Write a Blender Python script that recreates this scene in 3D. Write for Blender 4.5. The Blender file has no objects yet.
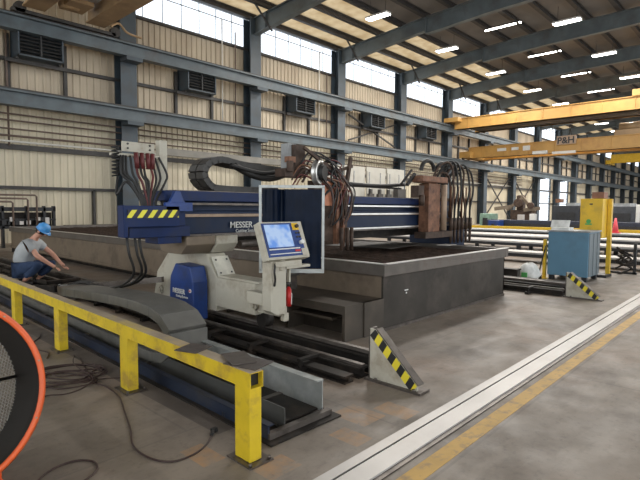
import bpy, bmesh, math, random
from mathutils import Vector, Matrix
random.seed(7)
PI=math.pi
S=bpy.context.scene; COL=S.collection
V=Vector
# ------------------------------------------------------------ materials
MATS={}
def mat(name,col,rough=.6,metal=0.,var=.25,scale=6.,dirt=None,damt=.5,dscale=2.5,bump=0.,emis=None,estr=0.,trans=0.,stretch=None):
    if name in MATS: return MATS[name]
    m=bpy.data.materials.new(name); m.use_nodes=True; nt=m.node_tree; N=nt.nodes; L=nt.links
    b=N['Principled BSDF']
    b.inputs['Roughness'].default_value=rough; b.inputs['Metallic'].default_value=metal
    tc=N.new('ShaderNodeTexCoord'); src=tc.outputs['Object']
    if stretch:
        mp=N.new('ShaderNodeMapping'); mp.inputs['Scale'].default_value=stretch; L.new(src,mp.inputs[0]); src=mp.outputs[0]
    n=N.new('ShaderNodeTexNoise'); n.inputs['Scale'].default_value=scale; n.inputs['Detail'].default_value=6; L.new(src,n.inputs['Vector'])
    r=N.new('ShaderNodeValToRGB'); r.color_ramp.elements[0].position=.3; r.color_ramp.elements[1].position=.7
    c=col; lo=[max(0,x*(1-var)) for x in c]; hi=[min(1,x*(1+var)) for x in c]
    r.color_ramp.elements[0].color=(*lo,1); r.color_ramp.elements[1].color=(*hi,1)
    L.new(n.outputs['Fac'],r.inputs[0]); out=r.outputs[0]
    if dirt:
        n2=N.new('ShaderNodeTexNoise'); n2.inputs['Scale'].default_value=dscale; n2.inputs['Detail'].default_value=8; n2.inputs['Roughness'].default_value=.65
        L.new(src,n2.inputs['Vector'])
        r2=N.new('ShaderNodeValToRGB'); r2.color_ramp.elements[0].position=.5; r2.color_ramp.elements[1].position=.66
        r2.color_ramp.elements[0].color=(0,0,0,1); r2.color_ramp.elements[1].color=(damt,damt,damt,1)
        L.new(n2.outputs['Fac'],r2.inputs[0])
        mx=N.new('ShaderNodeMix'); mx.data_type='RGBA'; L.new(r2.outputs[0],mx.inputs[0]); L.new(out,mx.inputs[6]); mx.inputs[7].default_value=(*dirt,1); out=mx.outputs[2]
    L.new(out,b.inputs['Base Color'])
    if bump:
        bp=N.new('ShaderNodeBump'); bp.inputs['Strength'].default_value=bump; bp.inputs['Distance'].default_value=.01
        L.new(n.outputs['Fac'],bp.inputs['Height']); L.new(bp.outputs[0],b.inputs['Normal'])
    if emis: b.inputs['Emission Color'].default_value=(*emis,1); b.inputs['Emission Strength'].default_value=estr
    MATS[name]=m; return m
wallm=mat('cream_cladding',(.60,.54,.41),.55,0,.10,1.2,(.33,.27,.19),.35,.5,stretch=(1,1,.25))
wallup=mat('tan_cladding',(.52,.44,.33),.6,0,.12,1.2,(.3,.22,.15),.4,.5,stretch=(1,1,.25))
deck=mat('roof_deck',(.17,.16,.15),.7,0,.15,.8,(.16,.13,.10),.5,.4)
steel_bl=mat('blue_grey_steel_paint',(.048,.067,.084),.5,0,.2,1.5,(.05,.05,.05),.6,1.2)
beam_gr=mat('grey_runway_paint',(.095,.12,.135),.5,0,.2,1.5,(.07,.06,.05),.6,.8)
darkst=mat('dark_girt_paint',(.045,.042,.04),.6,0,.3,3)
pipebr=mat('brown_pipe',(.13,.09,.07),.5,0,.3,3)
pipewh=mat('white_pipe',(.7,.68,.62),.5,0,.1,3)
rafterm=mat('rafter_paint',(.115,.14,.15),.5,0,.2,1,(.07,.06,.05),.5,.8)
yelcr=mat('crane_yellow',(.52,.30,.085),.45,0,.12,1.0,(.35,.17,.05),.5,.8)
orcr=mat('crane_tan',(.38,.25,.13),.5,0,.2,1.0,(.12,.07,.04),.5,.8)
ventm=mat('vent_dark',(.03,.03,.03),.6)
galv=mat('galvanised_steel',(.42,.44,.43),.42,.55,.18,9,(.62,.63,.6),.5,5)
yel=mat('safety_yellow',(.70,.50,.018),.5,0,.10,5,(.34,.20,.05),.65,6)
yelw=mat('worn_rail_top',(.36,.29,.21),.6,0,.15,5,(.62,.46,.08),.6,2.2)
eave=mat('eave_insulation',(.85,.74,.54),.7,0,.1,1,(.4,.32,.22),.4,1)
blk=mat('black_rubber',(.018,.017,.016),.55,0,.3,8)
blkp=mat('black_paint',(.022,.022,.024),.45,0,.3,8)
cream=mat('machine_cream',(.50,.47,.385),.5,0,.08,4,(.24,.18,.12),.55,4)
blue=mat('machine_blue',(.012,.045,.20),.38,0,.2,3,(.02,.03,.06),.5,4)
dblue=mat('duct_blue',(.011,.026,.095),.4,0,.25,3,(.03,.03,.03),.5,3)
navy=mat('machine_navy',(.015,.027,.062),.4,0,.25,3,(.03,.03,.035),.5,3)
tanr=mat('linear_guide_tan',(.42,.30,.21),.5,.2,.15,6,(.18,.12,.09),.5,6)
railst=mat('worn_rail_steel',(.15,.13,.115),.42,.6,.3,8,(.05,.035,.03),.6,5)
raildk=mat('rail_dark',(.030,.026,.023),.55,.3,.35,6,(.10,.07,.05),.5,4)
tabm=mat('table_steel',(.058,.051,.044),.5,.2,.25,2.2,(.12,.10,.085),.5,1.8,bump=.15)
ductm=mat('duct_steel',(.085,.070,.055),.55,.3,.3,2,(.14,.10,.07),.5,2)
tabs=mat('table_side_steel',(.23,.18,.13),.55,.3,.25,1.5,(.07,.05,.04),.6,1.5)
rimm=mat('rim_steel',(.155,.137,.12),.45,.4,.25,3,(.09,.06,.05),.6,3)
rust=mat('rusty_copper',(.22,.105,.06),.6,.2,.35,9,(.07,.035,.025),.75,6)
rustd=mat('dark_rust',(.08,.05,.035),.65,.2,.4,9,(.03,.02,.015),.6,6)
chainm=mat('grey_chain_plastic',(.115,.112,.10),.5,0,.15,6,(.17,.15,.13),.4,3)
orange=mat('fan_orange',(.80,.13,.03),.4,0,.08,5)
fanin=mat('fan_inner_black',(.012,.010,.009),.6)
wire=mat('wire_grey',(.42,.40,.36),.4,.5,.1)
cab=mat('cabinet_blue',(.115,.25,.36),.5,0,.06,2,(.08,.13,.17),.4,2)
cabs=mat('cabinet_grey_side',(.16,.20,.22),.5,0,.15,2,(.07,.08,.08),.6,3,stretch=(1,1,.15))
cyel=mat('cabinet_yellow',(.78,.50,.03),.45,0,.08,3,(.45,.28,.05),.4,4)
brownb=mat('brown_box',(.28,.13,.08),.6)
white=mat('white_paint',(.75,.75,.72),.5,0,.06,3,(.5,.48,.44),.4,3)
pale=mat('pale_plate',(.56,.53,.50),.4,.2,.12,2,(.35,.31,.28),.5,1)
greyc=mat('plain_grey',(.30,.31,.31),.5)
redm=mat('red_enamel',(.55,.02,.02),.4)
redh=mat('dark_red_hose',(.11,.018,.018),.5)
chrome=mat('bright_steel',(.72,.71,.68),.3,.8,.1)
cablem=mat('brown_cable',(.055,.03,.025),.5)
curt=mat('weld_curtain',(.005,.010,.024),.28,0,.3,5,bump=.3); curt.node_tree.nodes['Principled BSDF'].inputs['Specular IOR Level'].default_value=.10
papers=mat('paper',(.80,.82,.78),.7)
green=mat('green_print',(.10,.45,.12),.6)
greenb=mat('grey_green_bin',(.20,.32,.25),.6)
pink=mat('pink_red',(.85,.10,.12),.5)
shirt=mat('grey_shirt',(.42,.44,.45),.85,0,.08,8)
jeans=mat('blue_jeans',(.03,.055,.12),.85,0,.2,12)
skin=mat('skin',(.58,.30,.21),.5,0,.05,8)
hat=mat('blue_hard_hat',(.08,.33,.72),.3,0,.05)
hairm=mat('dark_hair',(.04,.025,.018),.7)
shoe=mat('shoe',(.02,.018,.018),.6)
lensm=mat('lamp_lens',(1,1,1),.5,0,0,1,emis=(1,.97,.90),estr=14)
screenm=None

def screen_mat():
    m=bpy.data.materials.new('screen_display'); m.use_nodes=True; nt=m.node_tree; N=nt.nodes; L=nt.links; b=N['Principled BSDF']
    tc=N.new('ShaderNodeTexCoord'); n=N.new('ShaderNodeTexNoise'); n.inputs['Scale'].default_value=7; L.new(tc.outputs['Object'],n.inputs['Vector'])
    r=N.new('ShaderNodeValToRGB'); r.color_ramp.elements[0].position=.42; r.color_ramp.elements[1].position=.62
    r.color_ramp.elements[0].color=(.12,.30,.80,1); r.color_ramp.elements[1].color=(.50,.66,.92,1)
    L.new(n.outputs['Fac'],r.inputs[0]); L.new(r.outputs[0],b.inputs['Emission Color']); b.inputs['Emission Strength'].default_value=.75
    b.inputs['Base Color'].default_value=(.05,.08,.15,1); b.inputs['Roughness'].default_value=.25
    return m
def stripe_mat(name,kx,ky,kz,freq,a=(.80,.66,.04),c=(.02,.02,.02)):
    m=bpy.data.materials.new(name); m.use_nodes=True; nt=m.node_tree; N=nt.nodes; L=nt.links; b=N['Principled BSDF']
    tc=N.new('ShaderNodeTexCoord'); d=N.new('ShaderNodeVectorMath'); d.operation='DOT_PRODUCT'; d.inputs[1].default_value=(kx*freq,ky*freq,kz*freq)
    L.new(tc.outputs['Object'],d.inputs[0]); f=N.new('ShaderNodeMath'); f.operation='FRACT'; L.new(d.outputs['Value'],f.inputs[0])
    g=N.new('ShaderNodeMath'); g.operation='GREATER_THAN'; g.inputs[1].default_value=.5; L.new(f.outputs[0],g.inputs[0])
    mx=N.new('ShaderNodeMix'); mx.data_type='RGBA'; L.new(g.outputs[0],mx.inputs[0]); mx.inputs[6].default_value=(*a,1); mx.inputs[7].default_value=(*c,1)
    L.new(mx.outputs[2],b.inputs['Base Color']); b.inputs['Roughness'].default_value=.5
    return m
def floor_mat():
    m=bpy.data.materials.new('concrete_floor'); m.use_nodes=True; nt=m.node_tree; N=nt.nodes; L=nt.links; b=N['Principled BSDF']
    tc=N.new('ShaderNodeTexCoord'); P=tc.outputs['Object']
    def noise(s,d=8,ro=.6,st=None):
        n=N.new('ShaderNodeTexNoise'); n.inputs['Scale'].default_value=s; n.inputs['Detail'].default_value=d; n.inputs['Roughness'].default_value=ro
        if st:
            mp=N.new('ShaderNodeMapping'); mp.inputs['Scale'].default_value=st; L.new(P,mp.inputs[0]); L.new(mp.outputs[0],n.inputs['Vector'])
        else: L.new(P,n.inputs['Vector'])
        return n.outputs['Fac']
    def ramp(f,p0,p1,c0=(0,0,0),c1=(1,1,1)):
        r=N.new('ShaderNodeValToRGB'); r.color_ramp.elements[0].position=p0; r.color_ramp.elements[1].position=p1
        r.color_ramp.elements[0].color=(*c0,1); r.color_ramp.elements[1].color=(*c1,1); L.new(f,r.inputs[0]); return r.outputs[0]
    def mix(f,a,bc):
        x=N.new('ShaderNodeMix'); x.data_type='RGBA'; L.new(f,x.inputs[0])
        for i,v in ((6,a),(7,bc)):
            if isinstance(v,tuple): x.inputs[i].default_value=(*v,1)
            else: L.new(v,x.inputs[i])
        return x.outputs[2]
    def math_(op,a,bv):
        x=N.new('ShaderNodeMath'); x.operation=op
        for i,v in enumerate((a,bv)):
            if isinstance(v,(int,float)): x.inputs[i].default_value=v
            else: L.new(v,x.inputs[i])
        return x.outputs[0]
    base=ramp(noise(.9,10,.65),.35,.65,FLA,FLB)
    # pinkish worn areas and pale scuffs
    base=mix(math_('MULTIPLY',ramp(noise(.55,5),.48,.62),.6),base,(.33,.235,.17))
    base=mix(math_('MULTIPLY',ramp(noise(2.2,10,.7),.55,.75),.55),base,(.12,.098,.082))
    base=mix(math_('MULTIPLY',ramp(noise(4.5,10,.7,(1,2.2,1)),.6,.8),.45),base,(.40,.37,.32))
    base=mix(math_('MULTIPLY',ramp(noise(18,8,.75),.52,.66),.4),base,(.10,.082,.068))
    base=mix(math_('MULTIPLY',ramp(noise(1.4,6,.6,(.5,1.6,1)),.5,.56),.28),base,(.36,.30,.24))
    # darker floor strip running along the guard rail
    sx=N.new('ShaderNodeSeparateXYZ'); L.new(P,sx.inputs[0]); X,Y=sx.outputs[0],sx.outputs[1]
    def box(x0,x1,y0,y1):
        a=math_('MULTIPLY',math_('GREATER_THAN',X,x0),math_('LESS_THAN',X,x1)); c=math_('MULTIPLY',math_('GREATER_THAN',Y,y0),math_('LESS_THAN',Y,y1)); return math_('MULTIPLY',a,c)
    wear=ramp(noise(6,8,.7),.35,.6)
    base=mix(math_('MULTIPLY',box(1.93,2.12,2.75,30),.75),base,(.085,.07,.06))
    for bx in ((1.62,1.78,2.45,2.72),(1.80,2.05,2.05,2.24),(2.72,2.98,2.10,2.42),(2.45,2.62,1.95,2.2),(3.02,3.22,1.95,2.25)):
        base=mix(math_('MULTIPLY',math_('MULTIPLY',box(*bx),wear),.55),base,(.52,.27,.10))
    # slab joints
    br=N.new('ShaderNodeTexBrick'); br.inputs['Scale'].default_value=1; br.inputs['Brick Width'].default_value=3.1; br.inputs['Row Height'].default_value=1.55; br.inputs['Mortar Size'].default_value=.012; br.inputs['Mortar Smooth'].default_value=.4; br.offset=.35
    br.inputs['Color1'].default_value=(0,0,0,1); br.inputs['Color2'].default_value=(.28,.28,.28,1); br.inputs['Mortar'].default_value=(1,1,1,1)
    mp=N.new('ShaderNodeMapping'); mp.inputs['Location'].default_value=(.2,.15,0); L.new(P,mp.inputs[0]); L.new(mp.outputs[0],br.inputs['Vector'])
    base=mix(math_('MULTIPLY',br.outputs['Color'],.4),base,(.13,.11,.095))
    L.new(base,b.inputs['Base Color'])
    L.new(ramp(noise(3,6),.3,.7,(.42,.42,.42),(.7,.7,.7)),b.inputs['Roughness'])
    bp=N.new('ShaderNodeBump'); bp.inputs['Strength'].default_value=.12; bp.inputs['Distance'].default_value=.01; L.new(noise(12,8),bp.inputs['Height']); L.new(bp.outputs[0],b.inputs['Normal'])
    return m
FLA=(.150,.121,.096); FLB=(.285,.240,.195)
def glass_mat():
    m=bpy.data.materials.new('clerestory_glass'); m.use_nodes=True; nt=m.node_tree; N=nt.nodes; L=nt.links
    for n in list(N): N.remove(n)
    o=N.new('ShaderNodeOutputMaterial'); t=N.new('ShaderNodeBsdfTransparent'); t.inputs[0].default_value=(.95,.97,1,1)
    tl=N.new('ShaderNodeBsdfTranslucent'); tl.inputs[0].default_value=(.9,.92,.95,1)
    mx=N.new('ShaderNodeMixShader'); mx.inputs[0].default_value=.12; L.new(t.outputs[0],mx.inputs[1]); L.new(tl.outputs[0],mx.inputs[2]); L.new(mx.outputs[0],o.inputs[0])
    return m
def line_mat():
    m=mat('worn_yellow_line',(.60,.36,.08),.6,0,.15,4,(.24,.17,.11),.7,9); return m
glassm=glass_mat(); screenm=screen_mat()

# ------------------------------------------------------------ mesh builder
class B:
    def __init__(s): s.v=[]; s.f=[]; s.sm=[]
    def add(s,vs,fs,smooth=False):
        o=len(s.v); s.v+= [V(v) for v in vs]; s.f+=[tuple(i+o for i in f) for f in fs]; s.sm+=[smooth]*len(fs); return s
    def box(s,x0,x1,y0,y1,z0,z1,rot=None,piv=None):
        vs=[V((x,y,z)) for x in(x0,x1) for y in(y0,y1) for z in(z0,z1)]
        if rot is not None:
            c=V(piv) if piv else V(((x0+x1)/2,(y0+y1)/2,(z0+z1)/2)); vs=[rot@(v-c)+c for v in vs]
        return s.add(vs,[(0,1,3,2),(4,6,7,5),(0,4,5,1),(2,3,7,6),(0,2,6,4),(1,5,7,3)])
    def beam(s,p,q,w,h,up=(0,0,1)):
        p,q=V(p),V(q); d=(q-p).normalized(); u=V(up); r=d.cross(u).normalized(); u=r.cross(d)
        vs=[c+r*a*w/2+u*b*h/2 for c in(p,q) for a in(-1,1) for b in(-1,1)]
        return s.add(vs,[(0,1,3,2),(4,6,7,5),(0,4,5,1),(2,3,7,6),(0,2,6,4),(1,5,7,3)])
    def prism(s,poly,ax,a0,a1):
        # poly in the two remaining axes (order x,y,z)
        def mk(p,a):
            l=list(p); l.insert('xyz'.index(ax),a); return V(l)
        n=len(poly); vs=[mk(p,a0) for p in poly]+[mk(p,a1) for p in poly]
        fs=[tuple(range(n)),tuple(range(2*n-1,n-1,-1))]+[(i,i+n,(i+1)%n+n,(i+1)%n) for i in range(n)]
        return s.add(vs,fs)
    def cyl(s,p,q,r,n=16,r2=None,cap=True):
        p,q=V(p),V(q); d=(q-p).normalized(); a=d.orthogonal().normalized(); b=d.cross(a); r2=r if r2 is None else r2
        vs=[c+(a*math.cos(2*PI*i/n)+b*math.sin(2*PI*i/n))*rr for c,rr in((p,r),(q,r2)) for i in range(n)]
        s.add(vs,[(i,(i+1)%n,(i+1)%n+n,i+n) for i in range(n)],True)
        if cap: s.add(vs,[tuple(range(n-1,-1,-1)),tuple(range(n,2*n))])
        return s
    def tube(s,pts,r,n=8,sub=6,closed=False):
        P=smooth(pts,sub) if sub>1 else [V(p) for p in pts]
        rings=[]; prev=None
        for i,p in enumerate(P):
            t=(P[min(i+1,len(P)-1)]-P[max(i-1,0)]).normalized()
            if prev is None: a=t.orthogonal().normalized()
            else:
                a=prev-t*prev.dot(t); a=a.normalized() if a.length>1e-6 else t.orthogonal().normalized()
            prev=a; b=t.cross(a); rings.append([p+(a*math.cos(2*PI*k/n)+b*math.sin(2*PI*k/n))*r for k in range(n)])
        vs=[v for R in rings for v in R]; m=len(rings)
        s.add(vs,[(i*n+k,i*n+(k+1)%n,(i+1)*n+(k+1)%n,(i+1)*n+k) for i in range(m-1) for k in range(n)],True)
        s.add([*rings[0],*rings[-1]],[tuple(range(n-1,-1,-1)),tuple(range(n,2*n))]); return s
    def lathe(s,prof,c,axis=(0,0,1),n=32):
        d=V(axis).normalized(); a=d.orthogonal().normalized(); b=d.cross(a); c=V(c); m=len(prof)
        vs=[c+d*h+(a*math.cos(2*PI*k/n)+b*math.sin(2*PI*k/n))*r for r,h in prof for k in range(n)]
        return s.add(vs,[(i*n+k,i*n+(k+1)%n,(i+1)*n+(k+1)%n,(i+1)*n+k) for i in range(m-1) for k in range(n)],True)
def smooth(pts,sub):
    P=[V(p) for p in pts]; out=[]
    for i in range(len(P)-1):
        p0=P[max(i-1,0)];p1=P[i];p2=P[i+1];p3=P[min(i+2,len(P)-1)]
        for k in range(sub):
            t=k/sub; out.append(.5*((2*p1)+(p2-p0)*t+(2*p0-5*p1+4*p2-p3)*t*t+(3*p1-p0-3*p2+p3)*t**3))
    out.append(P[-1]); return out
WL={}
def wloc(o):
    return WL.get(o.name,V((0,0,0)))
def obj(name,b,m,parent=None,bevel=0.,label=None):
    me=bpy.data.meshes.new(name); off=wloc(parent) if parent else V((0,0,0))
    if parent is None:
        xs=[v.x for v in b.v]; ys=[v.y for v in b.v]; zs=[v.z for v in b.v]
        off=V(((min(xs)+max(xs))/2,(min(ys)+max(ys))/2,min(zs)))
        if name in('floor',): off=V((0,0,0))
    me.from_pydata([v-off for v in b.v],[],b.f)
    for p,sm in zip(me.polygons,b.sm): p.use_smooth=sm
    bm=bmesh.new(); bm.from_mesh(me); bmesh.ops.remove_doubles(bm,verts=bm.verts,dist=1e-5); bmesh.ops.recalc_face_normals(bm,faces=bm.faces); bm.to_mesh(me); bm.free()
    me.materials.append(m); o=bpy.data.objects.new(name,me); COL.objects.link(o)
    if parent: o.parent=parent; WL[o.name]=off
    else: o.location=off; WL[o.name]=off
    if bevel:
        md=o.modifiers.new('bevel','BEVEL'); md.width=bevel; md.segments=2; md.limit_method='ANGLE'
    if label: o['label']=label
    return o
def tag(o,label,cat,group=None,kind=None):
    o['label']=label; o['category']=cat
    if group: o['group']=group
    if kind: o['kind']=kind
    return o
def thing(name,label,cat,loc,group=None):
    o=bpy.data.objects.new(name,None); COL.objects.link(o); o.location=loc; o.empty_display_size=.1; WL[o.name]=V(loc)
    return tag(o,label,cat,group)
def struct(name,b,m,parent=None):
    o=obj(name,b,m,parent)
    if parent is None: o['kind']='structure'
    return o
def dup(root,loc,label=None,group=None):
    def cp(o,par):
        c=o.copy(); COL.objects.link(c)
        if par: c.parent=par
        for ch in list(o.children): cp(ch,c)
        return c
    c=cp(root,None); c.location=loc; WL[c.name]=V(loc)
    if label: c['label']=label
    if group: c['group']=group
    return c
def text(name,body,size,loc,rot,m,parent,bold=.0,ext=.002,xs=1.):
    cu=bpy.data.curves.new(name,'FONT'); cu.body=body; cu.size=size; cu.extrude=ext; cu.offset=bold
    t=bpy.data.objects.new(name,cu); COL.objects.link(t); bpy.context.view_layer.update()
    me=bpy.data.meshes.new_from_object(t.evaluated_get(bpy.context.evaluated_depsgraph_get())); bpy.data.objects.remove(t)
    M=Matrix.Translation(V(loc)-wloc(parent))@rot.to_4x4()@Matrix.Diagonal((xs,1,1,1)); me.transform(M)
    me.materials.clear(); me.materials.append(m); o=bpy.data.objects.new(name,me); COL.objects.link(o); o.parent=parent; WL[o.name]=wloc(parent); return o
R_negY=Matrix.Rotation(PI/2,3,'X')                                   # lettering read from the -Y side
R_negX=Matrix.Rotation(-PI/2,3,'Z')@Matrix.Rotation(PI/2,3,'X')      # lettering read from the -X side

# ------------------------------------------------------------ setting
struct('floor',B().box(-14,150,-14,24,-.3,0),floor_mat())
WY=23.4; C0=11.07; BAY=7.62
def colx(n): return C0+BAY*n
# corrugated back wall with clerestory and door openings
def ribs(b,x0,x1,z0,z1,pitch=.31,dep=.05):
    n=max(1,round((x1-x0)/pitch)); p=(x1-x0)/n; pts=[]
    for i in range(n):
        a=x0+i*p; pts+=[(a,WY),(a+p*.62,WY),(a+p*.72,WY-dep),(a+p*.90,WY-dep)]
    pts.append((x1,WY)); k=len(pts)
    b.add([V((x,y,z)) for x,y in pts for z in(z0,z1)],[(2*i,2*i+1,2*i+3,2*i+2) for i in range(k-1)])
wb=B(); wb2=B()
ZW0,ZW1=10.75,12.5
doors={7:(65.6,70.6),8:(73.4,78.2)}
x_end=150
n=-2; x=-8.
edges=[(-14,colx(-1))]+[(colx(i),colx(i+1)) for i in range(-1,18)]
for a,c in edges:
    i=round((a-C0)/BAY) if a>-14 else -2
    if i in doors:
        d0,d1=doors[i]; ribs(wb,a,d0,0,6.2); ribs(wb,d1,c,0,6.2); ribs(wb,d0,d1,5.9,6.2)
    else: ribs(wb,a,c,0,5.6)
    if i in doors: ribs(wb2,a,c,6.2,ZW0)
    else: ribs(wb2,a,c,5.6,ZW0)
    wb2.box(a,c,WY-.02,WY+.1,ZW1,13.0)
wb.box(-14,65.6,WY+.01,WY+.12,0,ZW0); wb.box(70.6,73.4,WY+.01,WY+.12,0,ZW0); wb.box(78.2,150,WY+.01,WY+.12,0,ZW0)
wb.box(65.6,70.6,WY+.01,WY+.12,5.9,ZW0); wb.box(73.4,78.2,WY+.01,WY+.12,5.9,ZW0)
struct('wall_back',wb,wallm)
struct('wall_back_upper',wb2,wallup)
struct('wall_right',B().box(150,150.3,-14,24,0,13.5),wallup)
# clerestory windows: one long window per bay
k=0
for i in range(-2,18):
    a,c=(colx(i)+.05,colx(i+1)-.05); k+=1
    fr=B(); fr.box(a,c,WY-.06,WY+.06,ZW0,ZW0+.07); fr.box(a,c,WY-.06,WY+.06,ZW1-.06,ZW1); fr.box(a,c,WY-.03,WY+.03,12.0,12.04)
    nm=7
    for j in range(nm+1):
        xx=a+(c-a)*j/nm; fr.box(xx-.018,xx+.018,WY-.02,WY+.02,ZW0,ZW1)
    w=struct('window_%d'%k,B().box(a,c,WY-.01,WY+.01,ZW0,ZW1),glassm)
    obj('window_frame',fr,greyc,w)
for j,(d0,d1) in enumerate(doors.values()):
    fr=B(); fr.box(d0-.15,d0,WY-.1,WY+.1,0,6); fr.box(d1,d1+.15,WY-.1,WY+.1,0,6); fr.box(d0-.15,d1+.15,WY-.1,WY+.1,5.85,6.05)
    fr.box(d0,d1,WY-.02,WY+.02,2.98,3.02)
    w=struct('door_%d'%(j+1),B().box(d0,d1,WY-.01,WY+.01,0,5.9),glassm); obj('door_frame',fr,steel_bl,w)
# girts, sill and studs: trim of the wall
tn=[0]
def trim(b,m):
    tn[0]+=1; struct('trim_%d'%tn[0],b,m)
trim(B().box(-14,150,WY-.22,WY-.06,3.86,4.07),darkst)
trim(B().box(-14,150,WY-.2,WY-.06,2.24,2.37),darkst)
trim(B().box(-14,150,WY-.22,WY-.06,7.42,7.56),darkst)
trim(B().box(-14,150,WY-.20,WY-.06,ZW0-.12,ZW0),darkst)
for i in range(-2,13):
    for f in (.37,.66):
        xx=colx(i)+BAY*f; trim(B().box(xx-.07,xx+.07,WY-.2,WY-.06,6.2,8.5),darkst)
trim(B().box(9.55,9.65,WY-.2,WY-.06,.0,2.3),darkst)
trim(B().box(3.8,3.95,WY-.2,WY-.06,.0,4.0),darkst)

# pipes running along the wall
for j,(z,r,m,lb) in enumerate([(5.28,.035,pipebr,'thin brown wall pipe, highest of the pipes over the lower siding'),(5.02,.035,pipebr,'thin brown wall pipe, second from the top over the lower siding'),(4.68,.035,pipebr,'thin brown wall pipe, third from the top over the lower siding'),(4.40,.045,pipebr,'thicker brown wall pipe just above the white pipe'),(4.17,.04,pipewh,'white pipe running along the wall on top of the dark girt')]):
    tag(obj('wall_pipe',B().cyl((-12,WY-.3,z),(60,WY-.3,z),r,8),m),lb,'pipe','pipes along the lower wall')
for j,(xx,z0,z1,m,lb) in enumerate([(6.2,4.0,10.4,pipebr,'dark vertical conduit beside the leftmost louvre box'),(16.7,6.3,11.9,pipewh,'pale vertical conduit left of the second steel column'),(17.6,6.3,11.4,pipebr,'brown vertical conduit just left of the second steel column'),(24.55,5.6,11.9,pipewh,'pale vertical conduit right of the third louvre box'),(25.3,5.6,10.6,pipebr,'brown vertical conduit left of the third steel column')]):
    tag(obj('vertical_conduit',B().cyl((xx,WY-.28,z0),(xx,WY-.28,z1),.04,8),m),lb,'pipe','vertical conduits')

tag(obj('cable_tray',B().box(12.6,21.8,22.42,22.6,4.10,4.14).box(12.6,21.8,22.40,22.43,4.10,4.44),mat('tray_grey',(.20,.19,.165),.5,0,.15,2)),'pale grey cable tray along the wall behind the gantry chain arch','cable tray')
# columns
def make_col():
    t=thing('steel_column','','column',(0,0,0),None)
    b=B(); b.box(-.39,.39,22.62,22.66,0,12.35); b.box(-.39,.39,23.24,23.28,0,12.35); b.box(-.02,.02,22.66,23.24,0,12.35)
    obj('column_shaft',b,steel_bl,t)
    b=B(); b.box(-.39,.39,22.0,22.62,8.2,8.37); b.box(-.39,.39,22.0,22.62,5.3,5.46)
    obj('crane_bracket',b,steel_bl,t)
    b=B(); b.box(-.45,.45,22.5,23.3,0,.04); obj('base_plate',b,steel_bl,t)
    return t
proto=make_col()
clabel={-1:'steel wall column just beyond the left edge of the frame',0:'leftmost steel wall column, behind the hose bracket',1:'second steel wall column from the left, behind the gantry chain arch',2:'third steel wall column from the left, at the left edge of the white panels',3:'fourth steel wall column from the left, above the right end of the white panels',4:'fifth steel wall column from the left, beside the ends of the yellow cranes'}
for i in range(0,18):
    lab=clabel.get(i,'blue-grey steel column far along the wall beyond the yellow crane ends'); g='wall columns' if i in clabel else 'far wall columns'
    if i==0: c=proto; c['label']=lab; c['group']=g; c.location=(colx(0),0,0)
    else: dup(proto,(colx(i),0,0),lab,g)
# runway beams
def ibeam(b,p0,p1,y,z0,z1,w=.42,t=.07):
    b.box(p0,p1,y-w/2,y+w/2,z0,z0+t); b.box(p0,p1,y-w/2,y+w/2,z1-t,z1); b.box(p0,p1,y-.03,y+.03,z0+t,z1-t)
def runway(z0,z1,lab):
    t=thing('crane_runway_beam',lab,'crane beam',(60,22.3,z0),'crane runway beams')
    b=B(); ibeam(b,-14,150,22.32,z0,z1); obj('runway_girder',b,beam_gr,t)
    b=B(); b.box(-14,150,22.28,22.36,z1,z1+.1); obj('crane_rail',b,darkst,t)
runway(8.40,9.0,'upper grey crane runway beam running the length of the wall')
runway(5.48,6.08,'lower grey crane runway beam running the length of the wall')
# louvre boxes
def louvre():
    t=thing('wall_louvre','','vent',(0,22.2,7.5),'louvre boxes on the wall')
    b=B(); b.box(0,1.7,22.3,23.3,7.5,7.56); b.box(0,1.7,22.3,23.3,8.6,8.66); b.box(0,.06,22.3,23.3,7.5,8.66); b.box(1.64,1.7,22.3,23.3,7.5,8.66); b.box(0,1.7,23.1,23.2,7.5,8.66); obj('housing',b,steel_bl,t)
    b=B(); b.box(.82,.88,22.31,22.5,7.56,8.6)
    for k2 in range(7):
        z=7.6+k2*.14; b.box(.06,1.64,22.34,22.5,z,z+.03,Matrix.Rotation(.6,3,'X'))
    obj('blade_set',b,ventm,t)
    b=B(); b.box(-.35,2.0,22.75,22.85,7.30,7.44); b.box(0,.08,22.6,23.2,7.42,7.5); b.box(1.6,1.68,22.6,23.2,7.42,7.5); obj('support_bracket',b,darkst,t)
    return t
lv=louvre()
ll={-1:'dark louvre box on the wall at far left under the upper runway beam',0:'dark louvre box between the first and second steel columns',1:'dark louvre box between the second and third steel columns',2:'dark louvre box between the third and fourth steel columns',3:'dark louvre box between the fourth and fifth steel columns'}
for i,l in ll.items():
    loc=(colx(i)+2.95,22.2,7.5)
    if i==-1: lv.location=loc; lv['label']=l
    else: dup(lv,loc,l)
# braces
for (x0,z0,x1,z1,l) in [(colx(2)+1.2,6.4,colx(3)-.6,8.2,'diagonal steel wall brace rising to the right between third and fourth columns'),(colx(2)+1.2,8.2,colx(3)-.6,6.4,'diagonal steel wall brace falling to the right between third and fourth columns'),(colx(5)+.5,.5,colx(6)-.5,5.2,'diagonal steel brace rising to the right behind the brown machine'),(colx(5)+.5,5.2,colx(6)-.5,.5,'diagonal steel brace falling to the right behind the brown machine'),(colx(6)+.5,.5,colx(7)-.5,5.2,'diagonal steel brace rising to the right just left of the bright doorway'),(colx(6)+.5,5.2,colx(7)-.5,.5,'diagonal steel brace falling to the right just left of the bright doorway')]:
    tag(obj('wall_brace',B().beam((x0,WY-.4,z0),(x1,WY-.4,z1),.1,.1,(0,1,0)),darkst),l,'brace','diagonal wall braces')

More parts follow.
